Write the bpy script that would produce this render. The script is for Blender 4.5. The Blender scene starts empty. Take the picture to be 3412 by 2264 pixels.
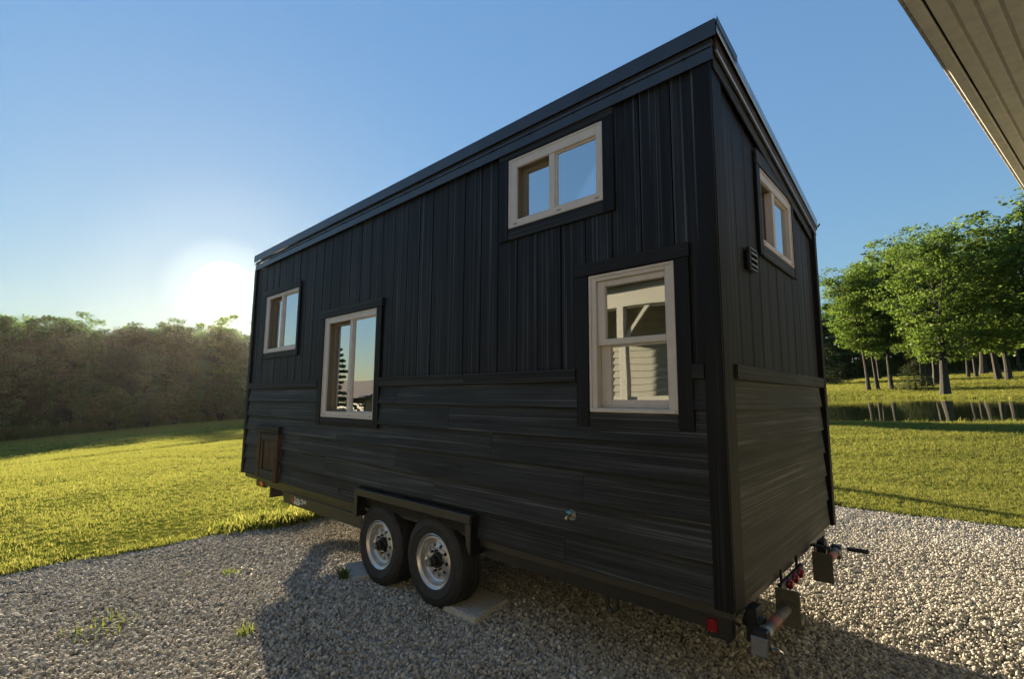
import bpy, bmesh, math, random
import numpy as np
from mathutils import Vector, Matrix, Euler
from mathutils.geometry import tessellate_polygon

R = math.radians
scn = bpy.context.scene
col = scn.collection

# ------------------------------------------------------------------ camera
cam_d = bpy.data.cameras.new('camera')
cam = bpy.data.objects.new('camera', cam_d)
col.objects.link(cam)
scn.camera = cam
cam_d.sensor_width = 36.0
cam_d.lens = 36.0 * 1632.7 / 3412.0
cam_d.clip_start = 0.05
cam_d.clip_end = 3000
YAW, PITCH, ROLL = R(-42.578), R(6.936), R(0.383)
fw = Vector((math.sin(YAW) * math.cos(PITCH), math.cos(YAW) * math.cos(PITCH), math.sin(PITCH)))
rt = Vector((math.cos(YAW), -math.sin(YAW), 0))
up = rt.cross(fw)
rt2 = rt * math.cos(ROLL) + up * math.sin(ROLL)
up2 = -rt * math.sin(ROLL) + up * math.cos(ROLL)
cam.matrix_world = Matrix(((rt2.x, up2.x, -fw.x, 0.9536), (rt2.y, up2.y, -fw.y, -2.7103),
                           (rt2.z, up2.z, -fw.z, 1.1996), (0, 0, 0, 1)))

# ------------------------------------------------------------------ sky, sun, exposure
SUN = Vector((-0.9435, 0.279, 0.186)).normalized()
sun_el = math.asin(SUN.z)
sun_az = math.atan2(SUN.x, SUN.y)
world = bpy.data.worlds.new('World')
scn.world = world
world.use_nodes = True
nt = world.node_tree
nt.nodes.clear()
w_out = nt.nodes.new('ShaderNodeOutputWorld')
w_bg = nt.nodes.new('ShaderNodeBackground')
w_sky = nt.nodes.new('ShaderNodeTexSky')
w_sky.sky_type = 'NISHITA'
w_sky.sun_disc = False
w_sky.sun_elevation = sun_el
w_sky.sun_rotation = sun_az
w_sky.altitude = 200
w_sky.air_density = 1.25
w_sky.dust_density = 0.03
w_sky.ozone_density = 3.4
w_bg.inputs['Strength'].default_value = 0.15
# the sky's own range, eased so that the part round the sun keeps its colour
w_len = nt.nodes.new('ShaderNodeVectorMath'); w_len.operation = 'LENGTH'
nt.links.new(w_sky.outputs[0], w_len.inputs[0])
w_k = nt.nodes.new('ShaderNodeMath'); w_k.operation = 'MULTIPLY_ADD'; w_k.inputs[1].default_value = 0.52; w_k.inputs[2].default_value = 1.0
nt.links.new(w_len.outputs['Value'], w_k.inputs[0])
w_div = nt.nodes.new('ShaderNodeMath'); w_div.operation = 'DIVIDE'; w_div.inputs[0].default_value = 1.0
nt.links.new(w_k.outputs[0], w_div.inputs[1])
w_sc = nt.nodes.new('ShaderNodeVectorMath'); w_sc.operation = 'SCALE'
nt.links.new(w_sky.outputs[0], w_sc.inputs[0]); nt.links.new(w_div.outputs[0], w_sc.inputs['Scale'])
nt.links.new(w_sc.outputs[0], w_bg.inputs[0])
# the bright aureole of the low sun itself, by direction in the sky
w_geo = nt.nodes.new('ShaderNodeNewGeometry')
w_dot = nt.nodes.new('ShaderNodeVectorMath'); w_dot.operation = 'DOT_PRODUCT'
w_dot.inputs[1].default_value = (-SUN.x, -SUN.y, -SUN.z)
nt.links.new(w_geo.outputs['Incoming'], w_dot.inputs[0])
w_acos = nt.nodes.new('ShaderNodeMath'); w_acos.operation = 'ARCCOSINE'; w_acos.use_clamp = False
nt.links.new(w_dot.outputs['Value'], w_acos.inputs[0])
w_ramp = nt.nodes.new('ShaderNodeValToRGB')
w_mul = nt.nodes.new('ShaderNodeMath'); w_mul.operation = 'MULTIPLY'; w_mul.inputs[1].default_value = 1.0 / R(30)
nt.links.new(w_acos.outputs[0], w_mul.inputs[0]); nt.links.new(w_mul.outputs[0], w_ramp.inputs[0])
cr = w_ramp.color_ramp
cr.interpolation = 'EASE'
cr.elements[0].position = 0.0; cr.elements[0].color = (1, 1, 1, 1)
cr.elements[1].position = 1.0; cr.elements[1].color = (0, 0, 0, 1)
for pos, c in ((0.04, (1, 0.98, 0.92, 1)), (0.07, (0.45, 0.42, 0.33, 1)), (0.105, (0.14, 0.125, 0.08, 1)), (0.2, (0.045, 0.037, 0.02, 1)), (0.45, (0.010, 0.009, 0.005, 1))):
    e = cr.elements.new(pos); e.color = c
w_bg2 = nt.nodes.new('ShaderNodeBackground'); w_bg2.inputs['Strength'].default_value = 0.45
nt.links.new(w_ramp.outputs[0], w_bg2.inputs[0])
w_add = nt.nodes.new('ShaderNodeAddShader')
nt.links.new(w_bg.outputs[0], w_add.inputs[0]); nt.links.new(w_bg2.outputs[0], w_add.inputs[1])
nt.links.new(w_add.outputs[0], w_out.inputs['Surface'])

sun_d = bpy.data.lights.new('sun', 'SUN')
sun_d.energy = 5.0
sun_d.angle = R(0.55)
sun_d.color = (1.0, 0.81, 0.56)
sun = bpy.data.objects.new('sun', sun_d)
col.objects.link(sun)
sun.location = SUN * 200
sun.rotation_euler = SUN.to_track_quat('Z', 'Y').to_euler()

scn.view_settings.view_transform = 'Standard'
scn.view_settings.look = 'None'
scn.view_settings.exposure = 2.1
scn.view_settings.gamma = 1.0
scn.view_settings.use_curve_mapping = False
scn.render.engine = 'CYCLES'
scn.cycles.max_bounces = 7
scn.cycles.transparent_max_bounces = 12
scn.cycles.sample_clamp_indirect = 6

# ------------------------------------------------------------------ helpers
rng = np.random.default_rng(7)
random.seed(7)

def new_obj(name, me, parent=None, mat=None, kind=None):
    o = bpy.data.objects.new(name, me)
    col.objects.link(o)
    if mat is not None and me is not None:
        for m in (mat if isinstance(mat, (list, tuple)) else [mat]):
            me.materials.append(m)
    if parent is not None:
        o.parent = parent
        o.matrix_parent_inverse = parent_inv[parent.name]
    if kind: o['kind'] = kind
    return o

parent_inv = {}
def thing(name, label, cat, loc=(0, 0, 0), group=None):
    o = bpy.data.objects.new(name, None)
    o.empty_display_size = 0.2
    col.objects.link(o)
    o.location = loc
    o['label'] = label; o['category'] = cat
    if group: o['group'] = group
    parent_inv[o.name] = Matrix.Translation(-Vector(loc))
    return o

def tag(o, label, cat, group=None):
    o['label'] = label; o['category'] = cat
    if group: o['group'] = group
    return o

def reg(o, world_m=None):
    """let o parent sub-parts whose meshes are in world coordinates"""
    parent_inv[o.name] = Matrix.Identity(4)
    return o

def sub(name, me, parent, mat):
    """a sub-part: the parent mesh is already in world coordinates"""
    o = bpy.data.objects.new(name, me)
    col.objects.link(o)
    me.materials.append(mat)
    o.parent = parent
    return o

def mesh_np(name, V, F, smooth=False):
    """F: int array (n,k)"""
    me = bpy.data.meshes.new(name)
    V = np.asarray(V, np.float32); F = np.asarray(F, np.int32)
    n, k = F.shape
    me.vertices.add(len(V)); me.vertices.foreach_set('co', V.ravel())
    me.loops.add(n * k); me.loops.foreach_set('vertex_index', F.ravel())
    me.polygons.add(n)
    me.polygons.foreach_set('loop_start', np.arange(0, n * k, k, dtype=np.int32))
    if smooth: me.polygons.foreach_set('use_smooth', np.ones(n, bool))
    me.update(calc_edges=True)
    me.validate()
    return me

BOXF = [(0, 3, 2, 1), (4, 5, 6, 7), (0, 1, 5, 4), (1, 2, 6, 5), (2, 3, 7, 6), (3, 0, 4, 7)]
class MB:
    def __init__(s): s.v = []; s.f = []
    def hexa(s, p):  # 4 bottom, 4 top corners
        b = len(s.v); s.v += [tuple(q) for q in p]
        s.f += [tuple(b + i for i in f) for f in BOXF]; return s
    def box(s, x0, x1, y0, y1, z0, z1):
        return s.hexa([(x0, y0, z0), (x1, y0, z0), (x1, y1, z0), (x0, y1, z0), (x0, y0, z1), (x1, y0, z1), (x1, y1, z1), (x0, y1, z1)])
    def tube(s, pts, rad, n=10, cap=True):
        pts = [Vector(p) for p in pts]
        if not isinstance(rad, (list, tuple)): rad = [rad] * len(pts)
        b = len(s.v); prev = None
        for i, p in enumerate(pts):
            d = (pts[min(i + 1, len(pts) - 1)] - pts[max(i - 1, 0)]).normalized()
            if prev is None:
                a = d.orthogonal().normalized()
            else:
                a = (prev - d * prev.dot(d)).normalized()
            prev = a; c = d.cross(a)
            for k in range(n):
                t = 2 * math.pi * k / n
                s.v.append(tuple(p + (a * math.cos(t) + c * math.sin(t)) * rad[i]))
        for i in range(len(pts) - 1):
            for k in range(n):
                k2 = (k + 1) % n
                s.f.append((b + i * n + k, b + i * n + k2, b + (i + 1) * n + k2, b + (i + 1) * n + k))
        if cap:
            s.f.append(tuple(b + k for k in reversed(range(n))))
            s.f.append(tuple(b + (len(pts) - 1) * n + k for k in range(n)))
        return s
    def lathe(s, prof, c, axis, n=32, closed=False):
        """prof: (along, radius)"""
        c = Vector(c); ax = Vector(axis).normalized(); a = ax.orthogonal().normalized(); q = ax.cross(a)
        b = len(s.v)
        for (t, r) in prof:
            for k in range(n):
                th = 2 * math.pi * k / n
                s.v.append(tuple(c + ax * t + (a * math.cos(th) + q * math.sin(th)) * r))
        m = len(prof)
        for i in range(m if closed else m - 1):
            j = (i + 1) % m
            for k in range(n):
                k2 = (k + 1) % n
                s.f.append((b + i * n + k, b + i * n + k2, b + j * n + k2, b + j * n + k))
        return s
    def mesh(s, name, smooth=False, bevel=0.0, seg=1):
        me = bpy.data.meshes.new(name)
        me.from_pydata(s.v, [], s.f); me.update()
        bm = bmesh.new(); bm.from_mesh(me)
        if bevel > 0:
            bmesh.ops.bevel(bm, geom=list(bm.edges), offset=bevel, segments=seg, affect='EDGES', clamp_overlap=True)
        bmesh.ops.recalc_face_normals(bm, faces=bm.faces)
        if smooth:
            for f in bm.faces: f.smooth = True
            for e in bm.edges:
                if len(e.link_faces) == 2 and e.calc_face_angle(0) > 0.6: e.smooth = False
        bm.to_mesh(me); bm.free()
        return me

# ------------------------------------------------------------------ materials
def mat_new(name):
    m = bpy.data.materials.new(name); m.use_nodes = True
    nt = m.node_tree
    return m, nt, nt.nodes['Principled BSDF'], nt.nodes['Material Output']

def N(nt, t, **kw):
    n = nt.nodes.new(t)
    for k, v in kw.items():
        if k in n.inputs: n.inputs[k].default_value = v
        else: setattr(n, k, v)
    return n

def ramp(nt, stops, fac):
    r = nt.nodes.new('ShaderNodeValToRGB'); e = r.color_ramp.elements
    e[0].position, e[0].color = stops[0][0], tuple(stops[0][1]) + (1,)
    e[1].position, e[1].color = stops[-1][0], tuple(stops[-1][1]) + (1,)
    for p, c in stops[1:-1]:
        x = e.new(p); x.color = tuple(c) + (1,)
    nt.links.new(fac, r.inputs[0]); return r

def simple(name, color, rough=0.5, metal=0.0, noise=0.12, nscale=30.0, bump=0.0, spec=0.5):
    m, nt, b, o = mat_new(name)
    tc = N(nt, 'ShaderNodeTexCoord'); nz = N(nt, 'ShaderNodeTexNoise', Scale=nscale, Detail=5.0)
    nt.links.new(tc.outputs['Object'], nz.inputs['Vector'])
    lo = [c * (1 - noise) for c in color]; hi = [min(1, c * (1 + noise)) for c in color]
    r = ramp(nt, [(0.3, lo), (0.7, hi)], nz.outputs['Fac'])
    nt.links.new(r.outputs[0], b.inputs['Base Color'])
    b.inputs['Roughness'].default_value = rough; b.inputs['Metallic'].default_value = metal
    b.inputs['Specular IOR Level'].default_value = spec
    if bump:
        bp = N(nt, 'ShaderNodeBump', Strength=bump, Distance=0.003)
        nt.links.new(nz.outputs['Fac'], bp.inputs['Height']); nt.links.new(bp.outputs[0], b.inputs['Normal'])
    return m

def wood(name, axis, dark, light, rough=0.55, bump=0.6, streak=1.0, fine=70, run=0.33):
    """rough-sawn stained timber, grain running along axis (0,1,2)"""
    m, nt, b, o = mat_new(name)
    tc = N(nt, 'ShaderNodeTexCoord'); oi = N(nt, 'ShaderNodeObjectInfo')
    off = N(nt, 'ShaderNodeVectorMath', operation='SCALE'); off.inputs['Scale'].default_value = 37.0
    cmb = N(nt, 'ShaderNodeCombineXYZ')
    for i in range(3): nt.links.new(oi.outputs['Random'], cmb.inputs[i])
    nt.links.new(cmb.outputs[0], off.inputs[0])
    add = N(nt, 'ShaderNodeVectorMath', operation='ADD')
    nt.links.new(tc.outputs['Object'], add.inputs[0]); nt.links.new(off.outputs[0], add.inputs[1])
    def stretched(across, along):
        mp = N(nt, 'ShaderNodeMapping'); s = [across] * 3; s[axis] = along
        mp.inputs['Scale'].default_value = s
        nt.links.new(add.outputs[0], mp.inputs['Vector']); return mp
    g1 = N(nt, 'ShaderNodeTexNoise', Scale=1.0, Detail=6.0, Roughness=0.65, Distortion=0.25)
    nt.links.new(stretched(75, 1.6).outputs[0], g1.inputs['Vector'])
    g2 = N(nt, 'ShaderNodeTexNoise', Scale=1.0, Detail=3.0, Distortion=0.5)
    nt.links.new(stretched(22, 0.5).outputs[0], g2.inputs['Vector'])
    g3 = N(nt, 'ShaderNodeTexNoise', Scale=1.0, Detail=4.0)
    nt.links.new(stretched(5, 1.5).outputs[0], g3.inputs['Vector'])
    kn = N(nt, 'ShaderNodeTexVoronoi', Scale=1.0); nt.links.new(stretched(4.5, 1.1).outputs[0], kn.inputs['Vector'])
    m1 = N(nt, 'ShaderNodeMath', operation='MULTIPLY_ADD'); m1.inputs[1].default_value = 0.55
    nt.links.new(g2.outputs['Fac'], m1.inputs[0])
    m2 = N(nt, 'ShaderNodeMath', operation='MULTIPLY'); m2.inputs[1].default_value = 0.45
    nt.links.new(g1.outputs['Fac'], m2.inputs[0]); nt.links.new(m2.outputs[0], m1.inputs[2])
    mid = [(a + c) / 2 for a, c in zip(dark, light)]
    st = N(nt, 'ShaderNodeTexNoise', Scale=1.0, Detail=2.0, Distortion=0.3)
    nt.links.new(stretched(fine, run).outputs[0], st.inputs['Vector'])
    low = [a * .7 + c * .3 for a, c in zip(dark, light)]
    r0 = ramp(nt, [(0.38, dark), (0.56, low), (0.70, light)], m1.outputs[0])
    sr = ramp(nt, [(0.585, (0, 0, 0)), (0.66, (1, 1, 1))], st.outputs['Fac'])
    r = N(nt, 'ShaderNodeMix', data_type='RGBA', blend_type='ADD')
    nt.links.new(r0.outputs[0], r.inputs['A']); r.inputs['B'].default_value = tuple(c * streak for c in light) + (1,)
    nt.links.new(sr.outputs[0], r.inputs['Factor'])
    # blotchy wear and board to board tone
    bl = ramp(nt, [(0.3, (0.62, 0.62, 0.62)), (0.75, (1.3, 1.3, 1.3))], g3.outputs['Fac'])
    mx = N(nt, 'ShaderNodeMix', data_type='RGBA', blend_type='MULTIPLY'); mx.inputs['Factor'].default_value = 1.0
    nt.links.new(r.outputs['Result'], mx.inputs['A']); nt.links.new(bl.outputs[0], mx.inputs['B'])
    tone = N(nt, 'ShaderNodeMapRange'); tone.inputs['To Min'].default_value = 0.75; tone.inputs['To Max'].default_value = 1.25
    nt.links.new(oi.outputs['Random'], tone.inputs['Value'])
    mx2 = N(nt, 'ShaderNodeVectorMath', operation='SCALE')
    nt.links.new(mx.outputs['Result'], mx2.inputs[0]); nt.links.new(tone.outputs[0], mx2.inputs['Scale'])
    kr = ramp(nt, [(0.02, (0.35, 0.3, 0.28)), (0.09, (1, 1, 1))], kn.outputs['Distance'])
    mx3 = N(nt, 'ShaderNodeMix', data_type='RGBA', blend_type='MULTIPLY'); mx3.inputs['Factor'].default_value = 1.0
    nt.links.new(mx2.outputs[0], mx3.inputs['A']); nt.links.new(kr.outputs[0], mx3.inputs['B'])
    nt.links.new(mx3.outputs['Result'], b.inputs['Base Color'])
    rr = N(nt, 'ShaderNodeMapRange'); rr.inputs['To Min'].default_value = rough - 0.12; rr.inputs['To Max'].default_value = rough + 0.2
    nt.links.new(g1.outputs['Fac'], rr.inputs['Value']); nt.links.new(rr.outputs[0], b.inputs['Roughness'])
    bp = N(nt, 'ShaderNodeBump', Strength=bump, Distance=0.004)
    nt.links.new(m1.outputs[0], bp.inputs['Height']); nt.links.new(bp.outputs[0], b.inputs['Normal'])
    b.inputs['Specular IOR Level'].default_value = 0.22
    return m

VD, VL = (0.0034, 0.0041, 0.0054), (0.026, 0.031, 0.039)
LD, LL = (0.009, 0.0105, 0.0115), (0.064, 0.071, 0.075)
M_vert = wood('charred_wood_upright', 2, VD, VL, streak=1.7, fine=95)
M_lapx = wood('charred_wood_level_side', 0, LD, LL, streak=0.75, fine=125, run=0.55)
M_lapy = wood('charred_wood_level_end', 1, (0.016, 0.016, 0.015), (0.112, 0.113, 0.104), streak=0.6, fine=120, run=0.55)  # paler than the side laps: weathering, plus bounced light put into the colour
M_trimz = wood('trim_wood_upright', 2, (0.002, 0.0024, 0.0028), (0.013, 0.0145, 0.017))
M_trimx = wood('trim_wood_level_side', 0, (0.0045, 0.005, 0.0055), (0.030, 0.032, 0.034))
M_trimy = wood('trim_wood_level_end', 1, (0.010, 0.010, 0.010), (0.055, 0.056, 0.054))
M_brown = wood('brown_stain_and_bounce_wood', 2, (0.030, 0.018, 0.011), (0.095, 0.060, 0.040))
M_sheath = simple('black_building_paper', (0.008, 0.008, 0.008), 0.8)
M_frame_win = simple('almond_vinyl', (0.46, 0.425, 0.39), 0.42, noise=0.06, nscale=9)
M_revealshade = simple('reveal_shade_vinyl', (0.13, 0.11, 0.075), 0.5)  # dark tan puts the reveal's shade into the sash and track colour
M_rubber = simple('tyre_rubber', (0.022, 0.022, 0.022), 0.72, noise=0.3, nscale=25, bump=0.15)
M_rim = simple('silver_painted_steel', (0.55, 0.54, 0.52), 0.32, metal=0.75, noise=0.1, nscale=12)
M_black = simple('black_painted_steel', (0.010, 0.010, 0.010), 0.42, noise=0.35, nscale=18, bump=0.1)
M_fender = simple('dark_bronze_painted_steel', (0.024, 0.023, 0.018), 0.38, noise=0.2, nscale=9, bump=0.05)
M_roofm = simple('dark_coated_steel', (0.035, 0.042, 0.055), 0.34, metal=0.3, noise=0.15, nscale=6)
M_rakem = simple('galvanised_steel', (0.30, 0.32, 0.34), 0.3, metal=0.85, noise=0.2, nscale=14)
M_red = simple('red_lens', (0.22, 0.004, 0.009), 0.2)
M_amber = simple('amber_lens', (0.7, 0.22, 0.03), 0.25)
M_khaki = simple('khaki_primer_steel', (0.10, 0.095, 0.07), 0.55, noise=0.2)
M_grey = simple('zinc_plated_steel', (0.22, 0.23, 0.235), 0.38, metal=0.5, noise=0.12)
M_chrome = simple('chrome', (0.7, 0.7, 0.7), 0.12, metal=1.0)
M_white = simple('white_print', (0.8, 0.78, 0.74), 0.5)
M_redprint = simple('red_print', (0.30, 0.075, 0.045), 0.5)
M_blue = simple('blue_plastic_handle', (0.06, 0.28, 0.42), 0.35)
M_brass = simple('brass', (0.6, 0.42, 0.16), 0.3, metal=0.9)
M_grip = simple('black_rubber_grip', (0.012, 0.012, 0.016), 0.5)
M_conc = simple('concrete', (0.44, 0.42, 0.37), 0.85, noise=0.25, nscale=40, bump=0.5)
M_lining = simple('interior_plywood', (0.52, 0.47, 0.36), 0.6, noise=0.12, nscale=3)
M_soffit = simple('beige_soffit', (0.54, 0.535, 0.485), 0.55, noise=0.1, nscale=14, bump=0.06)
M_groove = simple('soffit_groove_shade', (0.36, 0.355, 0.32), 0.6)
M_dirtyfascia = simple('weathered_fascia', (0.30, 0.26, 0.22), 0.6, noise=0.45, nscale=22)
M_siding = simple('cream_siding', (0.17, 0.168, 0.13), 0.6, noise=0.07, nscale=4)
M_shingle = simple('brown_shingle', (0.06, 0.05, 0.045), 0.85, noise=0.4, nscale=25)
M_whitepaint = simple('white_paint', (0.24, 0.235, 0.19), 0.5)
M_screw = simple('screw_head', (0.05, 0.06, 0.07), 0.35, metal=0.6)
M_bark = None

def glass_mat(name, base=0.16, tint=(0.86, 0.9, 0.88)):
    m, nt, b, o = mat_new(name); nt.nodes.remove(b)
    fr = N(nt, 'ShaderNodeFresnel', IOR=1.52)
    mr = N(nt, 'ShaderNodeMapRange'); mr.inputs['To Min'].default_value = base; mr.inputs['To Max'].default_value = 1.0
    nt.links.new(fr.outputs[0], mr.inputs['Value'])
    tr = N(nt, 'ShaderNodeBsdfTransparent'); tr.inputs[0].default_value = tint + (1,)
    gl = N(nt, 'ShaderNodeBsdfGlossy', Roughness=0.004)
    gl.inputs[0].default_value = (0.95, 0.97, 1, 1)
    tc = N(nt, 'ShaderNodeTexCoord'); nz = N(nt, 'ShaderNodeTexNoise', Scale=1.6, Detail=1.0)
    nt.links.new(tc.outputs['Object'], nz.inputs['Vector'])
    bp = N(nt, 'ShaderNodeBump', Strength=0.06, Distance=0.03)
    nt.links.new(nz.outputs['Fac'], bp.inputs['Height']); nt.links.new(bp.outputs[0], gl.inputs['Normal'])
    mx = N(nt, 'ShaderNodeMixShader')
    nt.links.new(mr.outputs[0], mx.inputs[0]); nt.links.new(tr.outputs[0], mx.inputs[1]); nt.links.new(gl.outputs[0], mx.inputs[2])
    nt.links.new(mx.outputs[0], o.inputs['Surface'])
    return m
M_glass = glass_mat('window_glass', 0.60)

def leaf_mat(name, c1, c2, tr1, tr2, mixf=0.5, gloss=0.025):
    m, nt, b, o = mat_new(name); nt.nodes.remove(b)
    gi = N(nt, 'ShaderNodeNewGeometry'); oi = N(nt, 'ShaderNodeObjectInfo')
    ad = N(nt, 'ShaderNodeMath', operation='ADD'); nt.links.new(gi.outputs['Random Per Island'], ad.inputs[0]); nt.links.new(oi.outputs['Random'], ad.inputs[1])
    hf = N(nt, 'ShaderNodeMath', operation='FRACT'); nt.links.new(ad.outputs[0], hf.inputs[0])
    r1 = ramp(nt, [(0.0, c1), (1.0, c2)], hf.outputs[0]); r2 = ramp(nt, [(0.0, tr1), (1.0, tr2)], hf.outputs[0])
    d = N(nt, 'ShaderNodeBsdfDiffuse'); t = N(nt, 'ShaderNodeBsdfTranslucent')
    nt.links.new(r1.outputs[0], d.inputs[0]); nt.links.new(r2.outputs[0], t.inputs[0])
    mx = N(nt, 'ShaderNodeMixShader'); mx.inputs[0].default_value = mixf
    nt.links.new(d.outputs[0], mx.inputs[1]); nt.links.new(t.outputs[0], mx.inputs[2])
    g = N(nt, 'ShaderNodeBsdfGlossy', Roughness=0.45); g.inputs[0].default_value = (0.8, 0.8, 0.7, 1)
    mx2 = N(nt, 'ShaderNodeMixShader'); mx2.inputs[0].default_value = gloss
    nt.links.new(mx.outputs[0], mx2.inputs[1]); nt.links.new(g.outputs[0], mx2.inputs[2])
    nt.links.new(mx2.outputs[0], o.inputs['Surface'])
    return m
M_leaf = leaf_mat('maple_leaf', (0.042, 0.078, 0.018), (0.095, 0.145, 0.030), (0.105, 0.19, 0.028), (0.21, 0.30, 0.05))
M_leafdark = leaf_mat('wood_edge_leaf', (0.035, 0.062, 0.016), (0.085, 0.125, 0.034), (0.08, 0.125, 0.02), (0.18, 0.22, 0.04), 0.5)
M_needle = leaf_mat('spruce_needle', (0.06, 0.085, 0.045), (0.12, 0.15, 0.075), (0.06, 0.08, 0.03), (0.10, 0.12, 0.04), 0.3)
def tone_leaf():
    """leaves whose green differs from tree to tree"""
    m = leaf_mat('mixed_wood_leaf', (0.024, 0.060, 0.020), (0.066, 0.125, 0.042), (0.05, 0.13, 0.03), (0.14, 0.24, 0.05), 0.5)
    nt = m.node_tree; at = N(nt, 'ShaderNodeAttribute', attribute_name='tone')
    for n in [n for n in nt.nodes if n.type in ('BSDF_DIFFUSE', 'BSDF_TRANSLUCENT')]:
        src = n.inputs[0].links[0].from_socket
        sc_ = N(nt, 'ShaderNodeVectorMath', operation='MULTIPLY'); nt.links.new(src, sc_.inputs[0]); nt.links.new(at.outputs['Color'], sc_.inputs[1])
        nt.links.new(sc_.outputs[0], n.inputs[0])
    return m
M_leafmix = tone_leaf()
M_blade = leaf_mat('grass_blade', (0.075, 0.112, 0.022), (0.195, 0.180, 0.058), (0.17, 0.235, 0.032), (0.40, 0.37, 0.095), 0.52, 0.004)
M_weedleaf = leaf_mat('weed_leaf', (0.05, 0.085, 0.016), (0.10, 0.135, 0.03), (0.12, 0.17, 0.02), (0.21, 0.24, 0.045), 0.45)

def bark_mat():
    m, nt, b, o = mat_new('grey_bark')
    tc = N(nt, 'ShaderNodeTexCoord'); mp = N(nt, 'ShaderNodeMapping'); mp.inputs['Scale'].default_value = (9, 9, 2)
    nt.links.new(tc.outputs['Object'], mp.inputs['Vector'])
    nz = N(nt, 'ShaderNodeTexNoise', Scale=1.5, Detail=6.0); nt.links.new(mp.outputs[0], nz.inputs['Vector'])
    r = ramp(nt, [(0.3, (0.012, 0.011, 0.009)), (0.7, (0.048, 0.043, 0.035))], nz.outputs['Fac'])
    nt.links.new(r.outputs[0], b.inputs['Base Color']); b.inputs['Roughness'].default_value = 0.9
    bp = N(nt, 'ShaderNodeBump', Strength=0.8, Distance=0.05); nt.links.new(nz.outputs['Fac'], bp.inputs['Height']); nt.links.new(bp.outputs[0], b.inputs['Normal'])
    return m
M_bark = bark_mat()

def lawn_mat():
    m, nt, b, o = mat_new('mown_lawn')
    tc = N(nt, 'ShaderNodeTexCoord')
    n1 = N(nt, 'ShaderNodeTexNoise', Scale=0.35, Detail=5.0); n2 = N(nt, 'ShaderNodeTexNoise', Scale=9.0, Detail=6.0, Roughness=0.7)
    n3 = N(nt, 'ShaderNodeTexNoise', Scale=1.7, Detail=4.0)
    for n in (n1, n2, n3): nt.links.new(tc.outputs['Object'], n.inputs['Vector'])
    r1 = ramp(nt, [(0.32, (0.060, 0.092, 0.016)), (0.5, (0.095, 0.118, 0.022)), (0.68, (0.14, 0.14, 0.036))], n1.outputs['Fac'])
    r2 = ramp(nt, [(0.25, (0.45, 0.5, 0.4)), (0.75, (1.35, 1.3, 1.3))], n2.outputs['Fac'])
    r3 = ramp(nt, [(0.3, (0.8, 0.85, 0.8)), (0.7, (1.15, 1.1, 1.1))], n3.outputs['Fac'])
    a = N(nt, 'ShaderNodeMix', data_type='RGBA', blend_type='MULTIPLY'); a.inputs['Factor'].default_value = 1
    c = N(nt, 'ShaderNodeMix', data_type='RGBA', blend_type='MULTIPLY'); c.inputs['Factor'].default_value = 1
    nt.links.new(r1.outputs[0], a.inputs['A']); nt.links.new(r2.outputs[0], a.inputs['B'])
    nt.links.new(a.outputs['Result'], c.inputs['A']); nt.links.new(r3.outputs[0], c.inputs['B'])
    nt.links.new(c.outputs['Result'], b.inputs['Base Color'])
    b.inputs['Roughness'].default_value = 1.0; b.inputs['Specular IOR Level'].default_value = 0.0
    s = N(nt, 'ShaderNodeMath', operation='ADD'); nt.links.new(n2.outputs['Fac'], s.inputs[0]); nt.links.new(n3.outputs['Fac'], s.inputs[1])
    bp = N(nt, 'ShaderNodeBump', Strength=1.0, Distance=0.10); nt.links.new(s.outputs[0], bp.inputs['Height']); nt.links.new(bp.outputs[0], b.inputs['Normal'])
    return m
M_lawn = lawn_mat()

def gravel_mat(name, per_object):
    m, nt, b, o = mat_new(name)
    tc = N(nt, 'ShaderNodeTexCoord')
    if per_object:
        oi = N(nt, 'ShaderNodeObjectInfo'); f = oi.outputs['Random']
        nz = N(nt, 'ShaderNodeTexNoise', Scale=45.0, Detail=3.0); nt.links.new(tc.outputs['Object'], nz.inputs['Vector'])
    else:
        vo = N(nt, 'ShaderNodeTexVoronoi', Scale=34.0); nt.links.new(tc.outputs['Object'], vo.inputs['Vector'])
        sp = N(nt, 'ShaderNodeSeparateColor'); nt.links.new(vo.outputs['Color'], sp.inputs[0]); f = sp.outputs[0]
    r = ramp(nt, [(0.0, (0.25, 0.24, 0.21)), (0.35, (0.37, 0.353, 0.31)), (0.75, (0.48, 0.458, 0.40)), (0.94, (0.57, 0.545, 0.475)), (1.0, (0.72, 0.695, 0.63))], f)
    if per_object:
        r2 = ramp(nt, [(0.3, (0.75, 0.75, 0.75)), (0.7, (1.15, 1.13, 1.1))], nz.outputs['Fac'])
        a = N(nt, 'ShaderNodeMix', data_type='RGBA', blend_type='MULTIPLY'); a.inputs['Factor'].default_value = 1
        nt.links.new(r.outputs[0], a.inputs['A']); nt.links.new(r2.outputs[0], a.inputs['B']); nt.links.new(a.outputs['Result'], b.inputs['Base Color'])
    else:
        r2 = ramp(nt, [(0.0, (0.9, 0.9, 0.9)), (0.9, (0.35, 0.34, 0.32))], vo.outputs['Distance'])
        a = N(nt, 'ShaderNodeMix', data_type='RGBA', blend_type='MULTIPLY'); a.inputs['Factor'].default_value = 0.8
        nt.links.new(r.outputs[0], a.inputs['A']); nt.links.new(r2.outputs[0], a.inputs['B']); nt.links.new(a.outputs['Result'], b.inputs['Base Color'])
        bp = N(nt, 'ShaderNodeBump', Strength=1.0, Distance=0.02, invert=True); nt.links.new(vo.outputs['Distance'], bp.inputs['Height']); nt.links.new(bp.outputs[0], b.inputs['Normal'])
    b.inputs['Roughness'].default_value = 0.85; b.inputs['Specular IOR Level'].default_value = 0.2
    return m
M_gravel = gravel_mat('crushed_limestone_bed', False)
M_pebble = gravel_mat('crushed_limestone_stone', True)

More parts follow.
